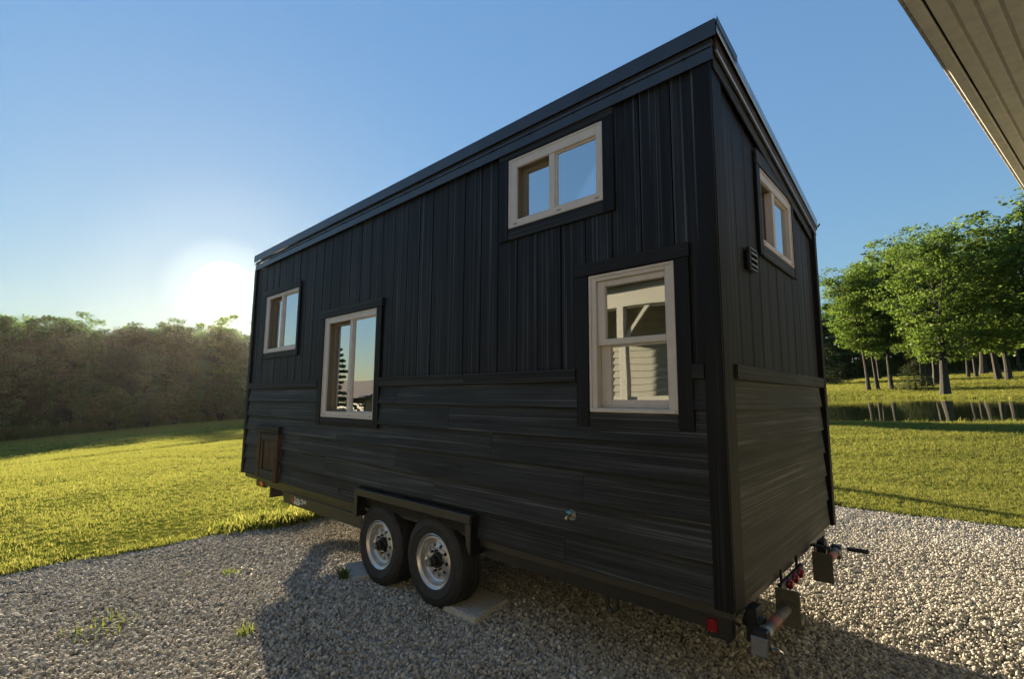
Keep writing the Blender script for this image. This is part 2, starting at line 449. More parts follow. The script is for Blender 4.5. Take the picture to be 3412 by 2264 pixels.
def water_mat():
    m, nt, b, o = mat_new('still_pond_water')
    b.inputs['Base Color'].default_value = (0.012, 0.018, 0.008, 1); b.inputs['Roughness'].default_value = 0.015
    b.inputs['IOR'].default_value = 1.333; b.inputs['Specular IOR Level'].default_value = 0.5
    tc = N(nt, 'ShaderNodeTexCoord'); mp = N(nt, 'ShaderNodeMapping'); mp.inputs['Scale'].default_value = (1, 1, 1)
    nt.links.new(tc.outputs['Object'], mp.inputs['Vector'])
    nz = N(nt, 'ShaderNodeTexNoise', Scale=1.1, Detail=3.0); nt.links.new(mp.outputs[0], nz.inputs['Vector'])
    bp = N(nt, 'ShaderNodeBump', Strength=0.14, Distance=0.05); nt.links.new(nz.outputs['Fac'], bp.inputs['Height']); nt.links.new(bp.outputs[0], b.inputs['Normal'])
    return m
M_water = water_mat()

# ------------------------------------------------------------------ terrain
GA, GB, GZ = 0.0369, 0.0382, -0.46          # true level, as the trailer stands on a slight slope
POND = np.array([(-40, 25.0), (-20, 24.0), (-8, 23.6), (-3.8, 23.4), (2.5, 23.2), (12, 23.4), (24, 26), (36, 32), (44, 40), (40, 46), (26, 46), (14, 47),
                 (4.2, 50.5), (-1.8, 57.6), (-7, 62.5), (-11.5, 66.5), (-20, 72), (-34, 74), (-48, 66), (-54, 48), (-50, 33)], float)

def sm(x, a, b):
    t = np.clip((x - a) / (b - a), 0, 1); return t * t * (3 - 2 * t)

def seg_dist(x, y, poly):
    """signed distance to a polygon (negative inside)"""
    x = np.asarray(x, float); y = np.asarray(y, float)
    best = np.full(x.shape, 1e9); inside = np.zeros(x.shape, bool)
    n = len(poly)
    for i in range(n):
        ax, ay = poly[i]; bx, by = poly[(i + 1) % n]
        t = np.clip(((x - ax) * (bx - ax) + (y - ay) * (by - ay)) / ((bx - ax) ** 2 + (by - ay) ** 2), 0, 1)
        best = np.minimum(best, np.hypot(x - ax - t * (bx - ax), y - ay - t * (by - ay)))
        cond = ((ay > y) != (by > y)) & (x < (bx - ax) * (y - ay) / (by - ay + 1e-12) + ax)
        inside ^= cond
    return np.where(inside, -best, best)

def base_z(x, y):
    x = np.asarray(x, float); y = np.asarray(y, float)
    t = -(x + 2.0)
    soft = np.where(t < -1, 0, np.where(t > 1, t, (t + 1) ** 2 / 4))
    near = -0.50 - GA * soft
    lvl = GZ + GA * x + GB * y
    w = sm(y, 8, 22)
    hill = 0.041 * np.clip(y - 60, 0, 58) * sm(y, 58, 72)
    z = near * (1 - w) + lvl * w + hill * sm(x, -75, -40)
    left = -0.5 + 0.0569 * (x - 0.95) + 0.0768 * (np.clip(y, -60, 45) + 2.7)     # the lawn falls away towards the wood
    wl = 1 - sm(x, -45, -9)
    return z * (1 - wl) + left * wl

def water_z(x, y): return GZ + GA * x + GB * y - 0.16

def terrain(x, y):
    z = base_z(x, y)
    d = seg_dist(x, y, POND)
    wz = water_z(np.asarray(x, float), np.asarray(y, float))
    bank = sm(d, -1.2, 1.4)
    z = z * bank + (wz - 0.7) * (1 - bank)
    return z

GX0, GX1, GY0, GY1 = -6.62, 16.0, -14.0, 6.95     # the gravel yard
def yard_edge(x, y):
    """positive outside the gravel yard"""
    wob = 0.05 * np.sin(x * 3.1 + 1) + 0.04 * np.sin(y * 4.3) + 0.03 * np.sin((x + y) * 9.0)
    return np.maximum.reduce([GX0 - x, x - GX1, GY0 - y, y - (GY1 - 0.02 * x)]) + wob

def axis_pts(lo, hi, c, dmin, growth):
    a = [c]; d = dmin
    while a[-1] < hi: a.append(a[-1] + d); d *= growth
    b = [c]; d = dmin
    while b[-1] > lo: b.append(b[-1] - d); d *= growth
    return np.array(sorted(set(b[1:] + a)))
gx = np.unique(np.concatenate([axis_pts(-700, 500, -6.62, 0.10, 1.035), np.arange(-8, -5.5, 0.12), np.arange(-5, 4, 0.35)]))
gy = np.unique(np.concatenate([axis_pts(-400, 700, 6.95, 0.10, 1.03), np.arange(-3, 6, 0.25), np.arange(20, 75, 0.9)]))
X, Y = np.meshgrid(gx, gy)
Z = terrain(X, Y)
ye = yard_edge(X, Y)
lump = 0.02 * np.sin(X * 0.9 + np.sin(Y * 0.7) * 2) * np.sin(Y * 1.1 + 0.5) + 0.03 * np.sin(X * 0.31 + 1.3) * np.sin(Y * 0.27 + X * 0.11)
# a shallow swale crossing the left lawn
sw = np.exp(-((X + 0.16 * Y + 33 + 1.5 * np.sin(Y * 0.25)) / 1.3) ** 2) * sm(Y, -3, 2) * 0.30
Z = Z + np.where(ye > 0, 0.035 * sm(ye, 0, 0.12) + lump * sm(ye, 0.2, 2.0) - sw, -0.10)
nx, ny = len(gx), len(gy)
idx = np.arange(nx * ny).reshape(ny, nx)
F = np.stack([idx[:-1, :-1], idx[:-1, 1:], idx[1:, 1:], idx[1:, :-1]], -1).reshape(-1, 4)
lawn = new_obj('lawn_ground', mesh_np('lawn_ground', np.stack([X, Y, Z], -1).reshape(-1, 3), F, True), mat=M_lawn, kind='structure')

# gravel bed sheet
ax = np.linspace(GX0 - 0.35, GX1 + 0.3, 140); ay = np.linspace(GY0 - 0.3, GY1 + 0.35, 130)
X2, Y2 = np.meshgrid(ax, ay)
Z2 = base_z(X2, Y2) - 0.012 - 0.12 * sm(yard_edge(X2, Y2), 0.0, 0.15)
idx = np.arange(X2.size).reshape(X2.shape)
F2 = np.stack([idx[:-1, :-1], idx[:-1, 1:], idx[1:, 1:], idx[1:, :-1]], -1).reshape(-1, 4)
new_obj('gravel_yard', mesh_np('gravel_yard', np.stack([X2, Y2, Z2], -1).reshape(-1, 3), F2, True), mat=M_gravel, kind='structure')

# pond water, level with gravity
wp = POND + (POND - POND.mean(0)) / np.linalg.norm(POND - POND.mean(0), axis=1)[:, None] * 1.6
me = bpy.data.meshes.new('pond_water')
me.from_pydata([(x, y, float(water_z(x, y))) for x, y in wp], [], [tuple(range(len(wp)))]); me.update()
new_obj('pond_water', me, mat=M_water, kind='structure')

# ------------------------------------------------------------------ geometry-node scatter
def scatter(name, pts, scale, mat, protos, rot_tilt=0.35, kind='stuff', full_random=False):
    """one object: an instance of one of the proto meshes at each point"""
    me = bpy.data.meshes.new(name)
    pts = np.asarray(pts, np.float32)
    me.vertices.add(len(pts)); me.vertices.foreach_set('co', pts.ravel())
    at = me.attributes.new('size', 'FLOAT', 'POINT'); at.data.foreach_set('value', np.asarray(scale, np.float32))
    me.update()
    ob = new_obj(name, me, kind=kind)
    ng = bpy.data.node_groups.new(name + '_nodes', 'GeometryNodeTree')
    ng.interface.new_socket('Geometry', in_out='INPUT', socket_type='NodeSocketGeometry')
    ng.interface.new_socket('Geometry', in_out='OUTPUT', socket_type='NodeSocketGeometry')
    gi = ng.nodes.new('NodeGroupInput'); go = ng.nodes.new('NodeGroupOutput')
    join = ng.nodes.new('GeometryNodeJoinGeometry')
    for p in protos:
        oi = ng.nodes.new('GeometryNodeObjectInfo'); oi.inputs['Object'].default_value = p; oi.inputs['As Instance'].default_value = True
        oi.transform_space = 'ORIGINAL'
        ng.links.new(oi.outputs['Geometry'], join.inputs[0])
    ip = ng.nodes.new('GeometryNodeInstanceOnPoints'); ip.inputs['Pick Instance'].default_value = True
    na = ng.nodes.new('GeometryNodeInputNamedAttribute'); na.data_type = 'FLOAT'; na.inputs['Name'].default_value = 'size'
    rv = ng.nodes.new('FunctionNodeRandomValue'); rv.data_type = 'FLOAT_VECTOR'
    t = math.pi if full_random else rot_tilt
    rv.inputs[0].default_value = (-t, -t, 0); rv.inputs[1].default_value = (t, t, 6.283)
    ri = ng.nodes.new('FunctionNodeRandomValue'); ri.data_type = 'INT'
    for s_ in ri.inputs:
        if s_.name == 'Min' and s_.type == 'INT': s_.default_value = 0
        if s_.name == 'Max' and s_.type == 'INT': s_.default_value = len(protos) - 1
    ng.links.new(gi.outputs[0], ip.inputs['Points']); ng.links.new(join.outputs[0], ip.inputs['Instance'])
    ng.links.new([s_ for s_ in ri.outputs if s_.type == 'INT'][0], ip.inputs['Instance Index'])
    ng.links.new([s_ for s_ in rv.outputs if s_.type == 'VECTOR'][0], ip.inputs['Rotation'])
    ng.links.new([s_ for s_ in na.outputs if s_.type == 'VALUE'][0], ip.inputs['Scale'])
    ng.links.new(ip.outputs[0], go.inputs[0])
    mod = ob.modifiers.new('scatter', 'NODES'); mod.node_group = ng
    return ob

def proto(name, me, mat):
    o = bpy.data.objects.new(name, me); me.materials.append(mat); return o   # never linked to the scene: only its mesh is used

def stone_mesh(seed):
    r = np.random.default_rng(seed)
    bm = bmesh.new(); bmesh.ops.create_icosphere(bm, subdivisions=2, radius=0.5)
    cuts = [Vector(r.normal(size=3)).normalized() for _ in range(7)]
    sc = (1.0, r.uniform(0.65, 0.95), r.uniform(0.5, 0.75))
    for v in bm.verts:
        for c in cuts:
            d = v.co.dot(c) - 0.36
            if d > 0: v.co -= c * d * 0.9
        v.co = Vector((v.co.x * sc[0], v.co.y * sc[1], v.co.z * sc[2]))
    me = bpy.data.meshes.new('stone'); bm.to_mesh(me); bm.free(); return me

stones = [proto('stone_shape', stone_mesh(i), M_pebble) for i in range(6)]
# stones over the part of the yard one can see; closer together near the camera
n = 600000
px = rng.uniform(GX0 - 0.1, 5.0, n); py = rng.uniform(-4.6, GY1 + 0.05, n)
dist = np.hypot(px - 0.95, py + 2.71)
keep = (yard_edge(px, py) < 0.04) & (rng.random(n) < np.clip(1.15 - dist * 0.045, 0.35, 1))
px, py = px[keep], py[keep]
sz = rng.gamma(4.5, 0.0043, len(px)) + 0.005
sz = np.clip(sz, 0.010, 0.050)
pz = base_z(px, py) + rng.uniform(-0.012, 0.010, len(px)) + 0.012 * np.sin(px * 2.3) * np.sin(py * 2.9)
scatter('gravel', np.stack([px, py, pz], -1), sz, M_pebble, stones, full_random=True)

def tuft_mesh(seed, nb, h, spread, w, lean=0.5, segs=2):
    r = np.random.default_rng(seed); V = []; F = []
    for i in range(nb):
        a = r.uniform(0, 6.283); rad = spread * math.sqrt(r.random()); b = Vector((rad * math.cos(a), rad * math.sin(a), -0.01))
        az = r.uniform(0, 6.283); ln = r.uniform(0.15, lean); hh = h * r.uniform(0.55, 1.1); ww = w * r.uniform(0.7, 1.3)
        side = Vector((-math.sin(az), math.cos(az), 0)); out = Vector((math.cos(az), math.sin(az), 0))
        base = len(V)
        for s in range(segs + 1):
            t = s / segs; c = b + Vector((0, 0, hh * t * (1 - 0.25 * ln * t))) + out * (hh * ln * t * t)
            k = ww * (1 - t) ** 0.7
            V += [tuple(c - side * k), tuple(c + side * k)]
        for s in range(segs): F.append((base + 2 * s, base + 2 * s + 1, base + 2 * s + 3, base + 2 * s + 2))
    return mesh_np('tuft', V, F)

tufts = [proto('tuft_shape', tuft_mesh(20 + i, 14, 0.055, 0.075, 0.0035, 0.9), M_blade) for i in range(5)]
def lawn_points(n, x0, x1, y0, y1, dref):
    a = rng.uniform(x0, x1, n); b = rng.uniform(y0, y1, n)
    d = np.hypot(a - 0.95, b + 2.71)
    k = (rng.random(n) < np.clip((dref / d) ** 1.3, 0, 1)) & (yard_edge(a, b) > 0.0) & (seg_dist(a, b, POND) > 0.9)
    a, b, d = a[k], b[k], d[k]
    z = terrain(a, b) + 0.035 * sm(yard_edge(a, b), 0, 0.12)
    lump = 0.02 * np.sin(a * 0.9 + np.sin(b * 0.7) * 2) * np.sin(b * 1.1 + 0.5) + 0.03 * np.sin(a * 0.31 + 1.3) * np.sin(b * 0.27 + a * 0.11)
    z = z + lump * sm(yard_edge(a, b), 0.2, 2.0) - np.exp(-((a + 0.16 * b + 33 + 1.5 * np.sin(b * 0.25)) / 1.3) ** 2) * sm(b, -3, 2) * 0.30
    patch = 0.80 + 0.28 * np.sin(a * 1.3 + 2 * np.sin(b * 0.9)) * np.sin(b * 1.7) + 0.2 * rng.random(len(a))
    s = np.clip(patch, 0.55, 1.3) * np.clip(d / 9, 1, 3.2) ** 0.75
    return np.stack([a, b, z - 0.004], -1), s
p1, s1 = lawn_points(230000, -46, -6.4, -9, 20, 9)
p2, s2 = lawn_points(120000, -9, 9, 6.7, 23, 11)
az = rng.uniform(R(-100), R(-62), 46000); rr_ = rng.uniform(40, 235, 46000)
fx = 0.95 + rr_ * np.sin(az); fy = -2.71 + rr_ * np.cos(az)
az2 = rng.uniform(R(-14), R(9), 48000); r2_ = rng.uniform(48, 128, 48000)
gx_ = 0.95 + r2_ * np.sin(az2); gy_ = -2.71 + r2_ * np.cos(az2)
kk = (seg_dist(gx_, gy_, POND) > 1.0)
fx = np.concatenate([fx, gx_[kk]]); fy = np.concatenate([fy, gy_[kk]])
p3 = np.stack([fx, fy, terrain(fx, fy) - 0.02], -1); s3 = np.clip(np.hypot(fx, fy) / 16, 2.6, 7) * rng.uniform(0.7, 1.2, len(fx))
scatter('lawn_grass', np.concatenate([p1, p2, p3]), np.concatenate([s1, s2, s3]), M_blade, tufts)

# ------------------------------------------------------------------ the tiny house on its trailer
L, W = 6.80, 2.50
house = thing('tiny_house', 'black charred-timber tiny house on a tandem-axle trailer', 'tiny house', (-3.4, 1.25, -0.53))

def fbox(mb, face, u0, u1, d0, d1, z0, z1):
    """a box on a wall: u along the wall, d outwards; S = long side, E = near end"""
    if face == 'S': return mb.box(u0, u1, -d1, -d0, z0, z1)
    return mb.box(d0, d1, u0, u1, z0, z1)

def part(name, mb, mat, parent=None, bevel=0.0, smooth=False, seg=1):
    return new_obj(name, mb.mesh(name, smooth, bevel, seg), parent or house, mat)

def wbox(name, face, u0, u1, d0, d1, z0, z1, mat, bevel=0.002, parent=None):
    mb = fbox(MB(), face, u0, u1, d0, d1, z0, z1)
    return part(name, mb, mat, parent, bevel)

# openings: u0,u1,z0,z1 (outer size of the window frame)
WA = (-6.290, -5.258, 1.812, 2.620); WB = (-4.500, -3.400, 0.983, 2.122)
WC = (-1.577, -0.714, 2.519, 3.083); WD = (-0.840, -0.243, 1.117, 2.018); WE = (0.870, 1.717, 2.273, 2.838)
OPEN = {'S': [WA, WB, WC, WD], 'E': [WE]}

def cells(u0, u1, z0, z1, holes):
    us = sorted({u0, u1} | {h[i] for h in holes for i in (0, 1) if u0 < h[i] < u1})
    out = []
    for a, b in zip(us[:-1], us[1:]):
        m = (a + b) / 2
        cuts = sorted((max(h[2], z0), min(h[3], z1)) for h in holes if h[0] < m < h[1] and h[2] < z1 and h[3] > z0)
        z = z0
        for c0, c1 in cuts:
            if c0 > z: out.append((a, b, z, c0))
            z = max(z, c1)
        if z < z1: out.append((a, b, z, z1))
    return out

def groups(cs):
    """cells that touch along an upright edge stay one piece of timber"""
    out = []
    for c in cs:
        hit = [g for g in out if any(abs(c[0] - o[1]) < 1e-6 and min(c[3], o[3]) - max(c[2], o[2]) > 1e-4 for o in g)]
        new = [c]
        for g in hit: new = g + new; out.remove(g)
        out.append(new)
    return out

def roof_under_S(x): return 3.345 + 0.0087 * x - 0.10
def roof_under_E(y): return 3.37 - 0.1745 * (y + 0.05) - 0.06

# upright boards above the belt
def upright(face, u0, u1, topf, zbase):
    z1 = topf((u0 + u1) / 2)
    d1 = -0.006 + random.uniform(-0.002, 0.002)
    for g in groups(cells(u0, u1, zbase, z1, OPEN[face])):
        mb = MB()
        for a, b, c, d in g:
            if face == 'E' and abs(d - z1) < 1e-6:
                za, zb = topf(a), topf(b)
                mb.hexa([(d1 - 0.018, a, c), (d1, a, c), (d1, b, c), (d1 - 0.018, b, c), (d1 - 0.018, a, za), (d1, a, za), (d1, b, zb), (d1 - 0.018, b, zb)])
            else:
                fbox(mb, face, a, b, d1 - 0.018, d1, c, d)
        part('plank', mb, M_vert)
    # the raised batten edge of each board
    for g in groups(cells(u1 - 0.016, u1, zbase, z1 - 0.006, OPEN[face])):
        mb = MB()
        for a, b, c, d in g: fbox(mb, face, a, b, d1 + 0.0004, d1 + 0.0016, c, d)
        part('board_edge', mb, M_vert)
u = -0.010; edges = [0.0]
joints = [-0.24, -0.45, -0.66, -0.868, -1.076, -1.288, -1.492, -1.699, -1.895, -2.10, -2.326, -2.54, -2.735, -2.93, -3.15]
while joints[-1] > -L + 0.15: joints.append(joints[-1] - 0.209 + random.uniform(-0.012, 0.012))
prev = -0.02
for j in joints + [-L + 0.01]:
    if prev - j > 0.03: upright('S', j + 0.0045, prev - 0.0045, roof_under_S, 1.395)
    prev = j
prev = 0.0
for j in [0.17, 0.39, 0.602, 0.817, 1.032, 1.248, 1.46, 1.679, 1.879, 2.095, 2.31, 2.47]:
    upright('E', prev + 0.0045, j - 0.0045, roof_under_E, 1.395); prev = j

# lapped level boards below the belt
LAPS = [(0.139, 0.348), (0.348, 0.550), (0.550, 0.748), (0.748, 0.947), (0.947, 1.148), (1.148, 1.325)]
def lap(face, u0, u1, z0, z1, mat, holes):
    dd = (lambda z: 0.018 - 0.025 * (z - z0) / (z1 - z0)) if face == 'S' else (lambda z: 0.012 - 0.017 * (z - z0) / (z1 - z0))
    for g in groups(cells(u0, u1, z0, z1 + 0.02, holes)):
      mb = MB()
      for a, b, c, d in g:
        if face == 'S':
            mb.hexa([(a, -dd(c), c), (b, -dd(c), c), (b, 0.02, c), (a, 0.02, c), (a, -dd(d), d), (b, -dd(d), d), (b, 0.02, d), (a, 0.02, d)])
        else:
            mb.hexa([(-0.02, a, c), (dd(c), a, c), (dd(c), b, c), (-0.02, b, c), (-0.02, a, d), (dd(d), a, d), (dd(d), b, d), (-0.02, b, d)])
      part('plank', mb, mat)
FEND = (-3.600, -1.882, 0.0, 0.322)
side_holes = [WB, WD, FEND]
splits = [[-5.2, -1.05], [-4.35, -2.421], [-5.0, -3.0, -0.9], [-4.1, -1.740], [-5.9, -2.249], [-3.0]]
for (z0, z1), sp in zip(LAPS, splits):
    us = [-L + 0.085] + sp + [-0.084]
    for a, b in zip(us[:-1], us[1:]):
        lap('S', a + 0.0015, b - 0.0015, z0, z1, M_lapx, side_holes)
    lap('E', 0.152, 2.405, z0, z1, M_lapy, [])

# belt boards
for a, b in ((-L + 0.09, -4.603), (-3.296, -2.05), (-2.047, -0.944), (-0.154, -0.086)):
    wbox('belt_board', 'S', a, b, 0.0, 0.026, 1.319, 1.401, M_trimx)
wbox('belt_board', 'E', 0.153, 2.43, 0.0, 0.034, 1.319, 1.401, M_trimy)

# corner boards
wbox('corner_board', 'S', -0.086, 0.012, -0.01, 0.018, 0.125, 3.16, M_trimz, 0.004)
wbox('corner_board', 'E', 0.0, 0.152, -0.012, 0.016, 0.125, 3.20, M_trimz, 0.004)
wbox('corner_board', 'S', -L, -L + 0.085, -0.01, 0.022, 0.130, 3.12, M_trimz, 0.004)
wbox('corner_board', 'E', 2.43, 2.505, -0.012, 0.038, 0.125, 2.80, M_trimz, 0.004)

# sheathing behind the boards and lining inside, with the openings cut out
def shell(name, d0, d1, mat):
    mb = MB()
    for a, b, c, d in cells(-L + 0.02, -0.03, 0.139, 3.13, OPEN['S']): mb.box(a, b, -d1, -d0, c, d)
    for a, b, c, d in cells(0.0 - d0 + 0.005, W - 0.03, 0.139, 2.80, OPEN['E']): mb.box(d0, d1, a, b, c, d)
    return part(name, mb, mat)
shell('wall_sheathing', -0.040, -0.026, M_sheath)
mb = MB()
shell('interior_wall', -0.115, -0.100, M_lining)
# gable infill above eave level on the near end
mb = MB(); mb.hexa([(-0.04, 0.0, 2.79), (-0.026, 0.0, 2.79), (-0.026, W - 0.03, 2.79), (-0.04, W - 0.03, 2.79), (-0.04, 0.0, 3.27), (-0.026, 0.0, 3.27), (-0.026, W - 0.03, 2.84), (-0.04, W - 0.03, 2.84)])
part('gable_panel', mb, M_sheath)
part('far_end_wall', MB().hexa([(-L, 0.0, .139), (-L + .03, 0.0, .139), (-L + .03, W, .139), (-L, W, .139), (-L, 0.0, 3.2), (-L + .03, 0.0, 3.2), (-L + .03, W, 2.77), (-L, W, 2.77)]), M_vert)
part('rear_wall', MB().box(-L + .03, -0.005, W - 0.03, W, 0.139, 2.80), M_vert)
part('interior_floor', MB().box(-L + .03, -0.12, 0.12, W - 0.03, 0.139, 0.16), M_lining)
part('interior_ceiling', MB().hexa([(-L + .03, 0.1, 3.14), (-.1, 0.1, 3.19), (-.1, W - .03, 2.78), (-L + .03, W - .03, 2.73), (-L + .03, 0.1, 3.15), (-.1, 0.1, 3.20), (-.1, W - .03, 2.79), (-L + .03, W - .03, 2.74)]), M_lining)
part('interior_partition', MB().box(-2.12, -2.06, 0.12, W - .03, 0.16, 2.7), M_lining)
part('sleeping_loft', MB().box(-2.06, -0.12, 0.12, W - .03, 2.22, 2.30), M_lining)
part('kitchen_counter', MB().box(-5.2, -2.3, W - .65, W - .03, 0.16, 1.05), M_lining)

# trim boards round the windows
def trim(face, w, t, head=None, sill=None, ears=0.0, sides=True, mats=None, tl=0.09, tr=0.09, drop=0.0, capd=0.004):
    mh = M_trimx if face == 'S' else M_trimy
    u0, u1, z0, z1 = w
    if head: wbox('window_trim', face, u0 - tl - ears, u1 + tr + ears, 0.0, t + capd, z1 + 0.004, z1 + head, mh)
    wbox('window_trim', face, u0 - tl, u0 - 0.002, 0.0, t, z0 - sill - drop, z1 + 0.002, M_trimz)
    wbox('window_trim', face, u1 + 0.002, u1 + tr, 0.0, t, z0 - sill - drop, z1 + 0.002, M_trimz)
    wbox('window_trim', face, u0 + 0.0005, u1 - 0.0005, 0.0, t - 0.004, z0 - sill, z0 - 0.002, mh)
trim('S', WA, 0.016, head=0.082, sill=0.078, ears=0.0, tl=0.11, tr=0.055)
trim('S', WB, 0.020, head=0.092, sill=0.080, ears=0.012, tl=0.10, tr=0.092, drop=0.003)
trim('S', WC, 0.016, head=0.062, sill=0.092, tl=0.10, tr=0.085, capd=0.001)
trim('S', WD, 0.020, head=0.088, sill=0.088, ears=0.006, tl=0.096, tr=0.090)
trim('E', WE, 0.016, head=0.105, sill=0.084, tl=0.075, tr=0.056)

# windows
def rect_ring(mb, face, u0, u1, z0, z1, wl, wr, wb, wt, d0, d1):
    fbox(mb, face, u0, u0 + wl, d0, d1, z0, z1)
    fbox(mb, face, u1 - wr, u1, d0, d1, z0, z1)
    fbox(mb, face, u0 + wl, u1 - wr, d0, d1, z0, z0 + wb)
    fbox(mb, face, u0 + wl, u1 - wr, d0, d1, z1 - wt, z1)
def pane(parent, face, u0, u1, z0, z1, d):
    mb = fbox(MB(), face, u0, u1, d - 0.004, d, z0, z1)
    return sub('pane', mb.mesh('pane'), parent, M_glass)
def slider(face, w, fl, ft, fb, mull, fixed_right=True, open_gap=0.06):
    u0, u1, z0, z1 = w
    mb = MB(); rect_ring(mb, face, u0, u1, z0, z1, fl, 0.030 if face == 'S' and w is not WC else 0.058, fb, ft, -0.018, 0.006)
    fr = part('window', mb, M_frame_win, bevel=0.004)
    mb = MB(); rect_ring(mb, face, u0 + 0.004, u1 - 0.004, z0 + 0.004, z1 - 0.004, fl - 0.002, 0.020, fb - 0.006, ft - 0.006, -0.092, -0.019)
    sub('sash_track', mb.mesh('sash_track'), fr, M_revealshade)
    # nailing-fin lip, proud of the frame
    mb = MB(); rect_ring(mb, face, u0 + 0.002, u1 - 0.002, z0 + 0.002, z1 - 0.002, 0.014, 0.014, 0.014, 0.014, 0.006, 0.012)
    sub('frame_lip', mb.mesh('frame_lip', bevel=0.002), fr, M_frame_win)
    frw = 0.030 if face == 'S' and w is not WC else 0.058
    ml, mr = mull
    mb = MB(); fbox(mb, face, ml, mr, -0.055, 0.000, z0 + fb, z1 - ft)
    # fixed light to the right
    rect_ring(mb, face, mr, u1 - frw, z0 + fb, z1 - ft, 0.012, 0.010, 0.012, 0.012, -0.04, -0.012)
    sub('meeting_rail', mb.mesh('meeting_rail', bevel=0.002), fr, M_frame_win)
    pane(fr, face, mr + 0.010, u1 - frw - 0.008, z0 + fb + 0.010, z1 - ft - 0.010, -0.024)
    # sliding sash behind on the left
    mb = MB(); rect_ring(mb, face, u0 + fl, ml + 0.02, z0 + fb, z1 - ft, 0.050, 0.03, 0.02, 0.035, -0.088, -0.060)
    sub('sash', mb.mesh('sash', bevel=0.002), fr, M_revealshade)
    pane(fr, face, u0 + fl + 0.046, ml, z0 + fb + 0.018, z1 - ft - 0.03, -0.072)
    for k in (0.06, 0.55, 0.92):        # weep slots in the sill
        uu = u0 + (u1 - u0) * k
        sub('weep_slot', fbox(MB(), face, uu, uu + 0.035, 0.0045, 0.0075, z0 + fb * 0.42, z0 + fb * 0.42 + 0.006).mesh('weep_slot'), fr, M_black)
    return fr
slider('S', WA, 0.085, 0.042, 0.058, (-5.80, -5.752))
slider('S', WB, 0.085, 0.070, 0.068, (-3.945, -3.892))
slider('S', WC, 0.082, 0.080, 0.062, (-1.179, -1.127))
slider('E', WE, 0.040, 0.075, 0.050, (1.205, 1.262))
# the double-hung window
u0, u1, z0, z1 = WD
mb = MB(); rect_ring(mb, 'S', u0, u1, z0, z1, 0.055, 0.062, 0.030, 0.045, -0.09, 0.006)
dh = part('window', mb, M_frame_win, bevel=0.004)
mb = MB(); rect_ring(mb, 'S', u0 + .002, u1 - .002, z0 + .002, z1 - .002, 0.018, 0.018, 0.012, 0.018, 0.006, 0.013)
sub('frame_lip', mb.mesh('frame_lip', bevel=0.002), dh, M_frame_win)
mb = MB(); rect_ring(mb, 'S', -0.785, -0.290, 1.548, 1.973, 0.055, 0.026, 0.040, 0.036, -0.045, -0.012)
sub('upper_sash', mb.mesh('upper_sash', bevel=0.003), dh, M_frame_win)
pane(dh, 'S', -0.735, -0.315, 1.584, 1.940, -0.030)
mb = MB(); rect_ring(mb, 'S', -0.785, -0.302, 1.147, 1.552, 0.070, 0.012, 0.052, 0.014, -0.082, -0.050)
sub('lower_sash', mb.mesh('lower_sash', bevel=0.003), dh, M_frame_win)
pane(dh, 'S', -0.720, -0.310, 1.196, 1.545, -0.066)
mb = fbox(MB(), 'S', u0 + .01, u1 - .01, -0.02, 0.022, z0 + .004, z0 + .026)
sub('sill_nose', mb.mesh('sill_nose', bevel=0.003), dh, M_frame_win)

# roof
RP = [Vector((0.068, -0.05, 3.372)), Vector((-L + .04, -0.05, 3.311)), Vector((-L + .04, 2.57, 2.853)), Vector((0.040, 2.57, 2.914))]
dn = Vector((0, 0, -0.022))
roof = part('roof', MB().hexa([p + dn for p in RP] + RP), M_roofm)
def strip(name, p0, p1, out, h0, h1, th, mat, bevel=0.002):
    """vertical board hanging below the line p0-p1 from h0 to h1, pushed out along out"""
    a, b = Vector(p0), Vector(p1); o = Vector(out)
    q = [a + Vector((0, 0, -h1)), b + Vector((0, 0, -h1)), b + o * th + Vector((0, 0, -h1)), a + o * th + Vector((0, 0, -h1)),
         a + Vector((0, 0, -h0)), b + Vector((0, 0, -h0)), b + o * th + Vector((0, 0, -h0)), a + o * th + Vector((0, 0, -h0))]
    return sub(name, MB().hexa(q).mesh(name, bevel=bevel), roof, mat)
i3 = Vector((0.0, 0.0, 0.002))
strip('drip_edge', RP[0] + i3, RP[1] + i3, (0, -1, 0), 0.0, 0.103, 0.006, M_roofm)
strip('soffit_board', RP[0] + Vector((-.03, .052, 0)), RP[1] + Vector((.01, .052, 0)), (0, -1, 0), 0.10, 0.125, 0.040, M_sheath)
strip('fascia_lip', RP[0] + Vector((-.03, .022, 0)), RP[1] + Vector((.01, .022, 0)), (0, -1, 0), 0.126, 0.146, 0.012, M_roofm)
strip('fascia', RP[0] + Vector((-.03, .026, 0)), RP[1] + Vector((.01, .026, 0)), (0, -1, 0), 0.148, 0.222, 0.008, M_roofm)
strip('rake_edge', RP[0] + Vector((0.002, 0.002, .001)), RP[3] + Vector((0.002, 0, .001)), (1, 0, 0), 0.0, 0.078, 0.004, M_rakem)
strip('rake_board', RP[0] + Vector((-.03, .05, 0)), RP[3] + Vector((-.012, -.05, 0)), (1, 0, 0), 0.06, 0.150, 0.012, M_brown)  # brown here paints the ground bounce onto the board
strip('rake_trim', RP[0] + Vector((-.03, .05, 0)), RP[3] + Vector((-.012, -.06, 0)), (1, 0, 0), 0.152, 0.166, 0.016, M_rakem)
strip('rake_frieze', RP[0] + Vector((-.05, .06, 0)), RP[3] + Vector((-.034, -.06, 0)), (1, 0, 0), 0.10, 0.245, 0.012, M_trimy)
strip('ridge_cap', RP[0] + Vector((0.008, -.002, .012)), RP[0] + Vector((0.006, 0.34, -.048)), (1, 0, 0), 0.0, 0.05, 0.004, M_roofm)
strip('eave_gutter', RP[3] + Vector((0.0, 0.0, .0)), RP[2], (0, 1, 0), 0.0, 0.09, 0.012, M_roofm)
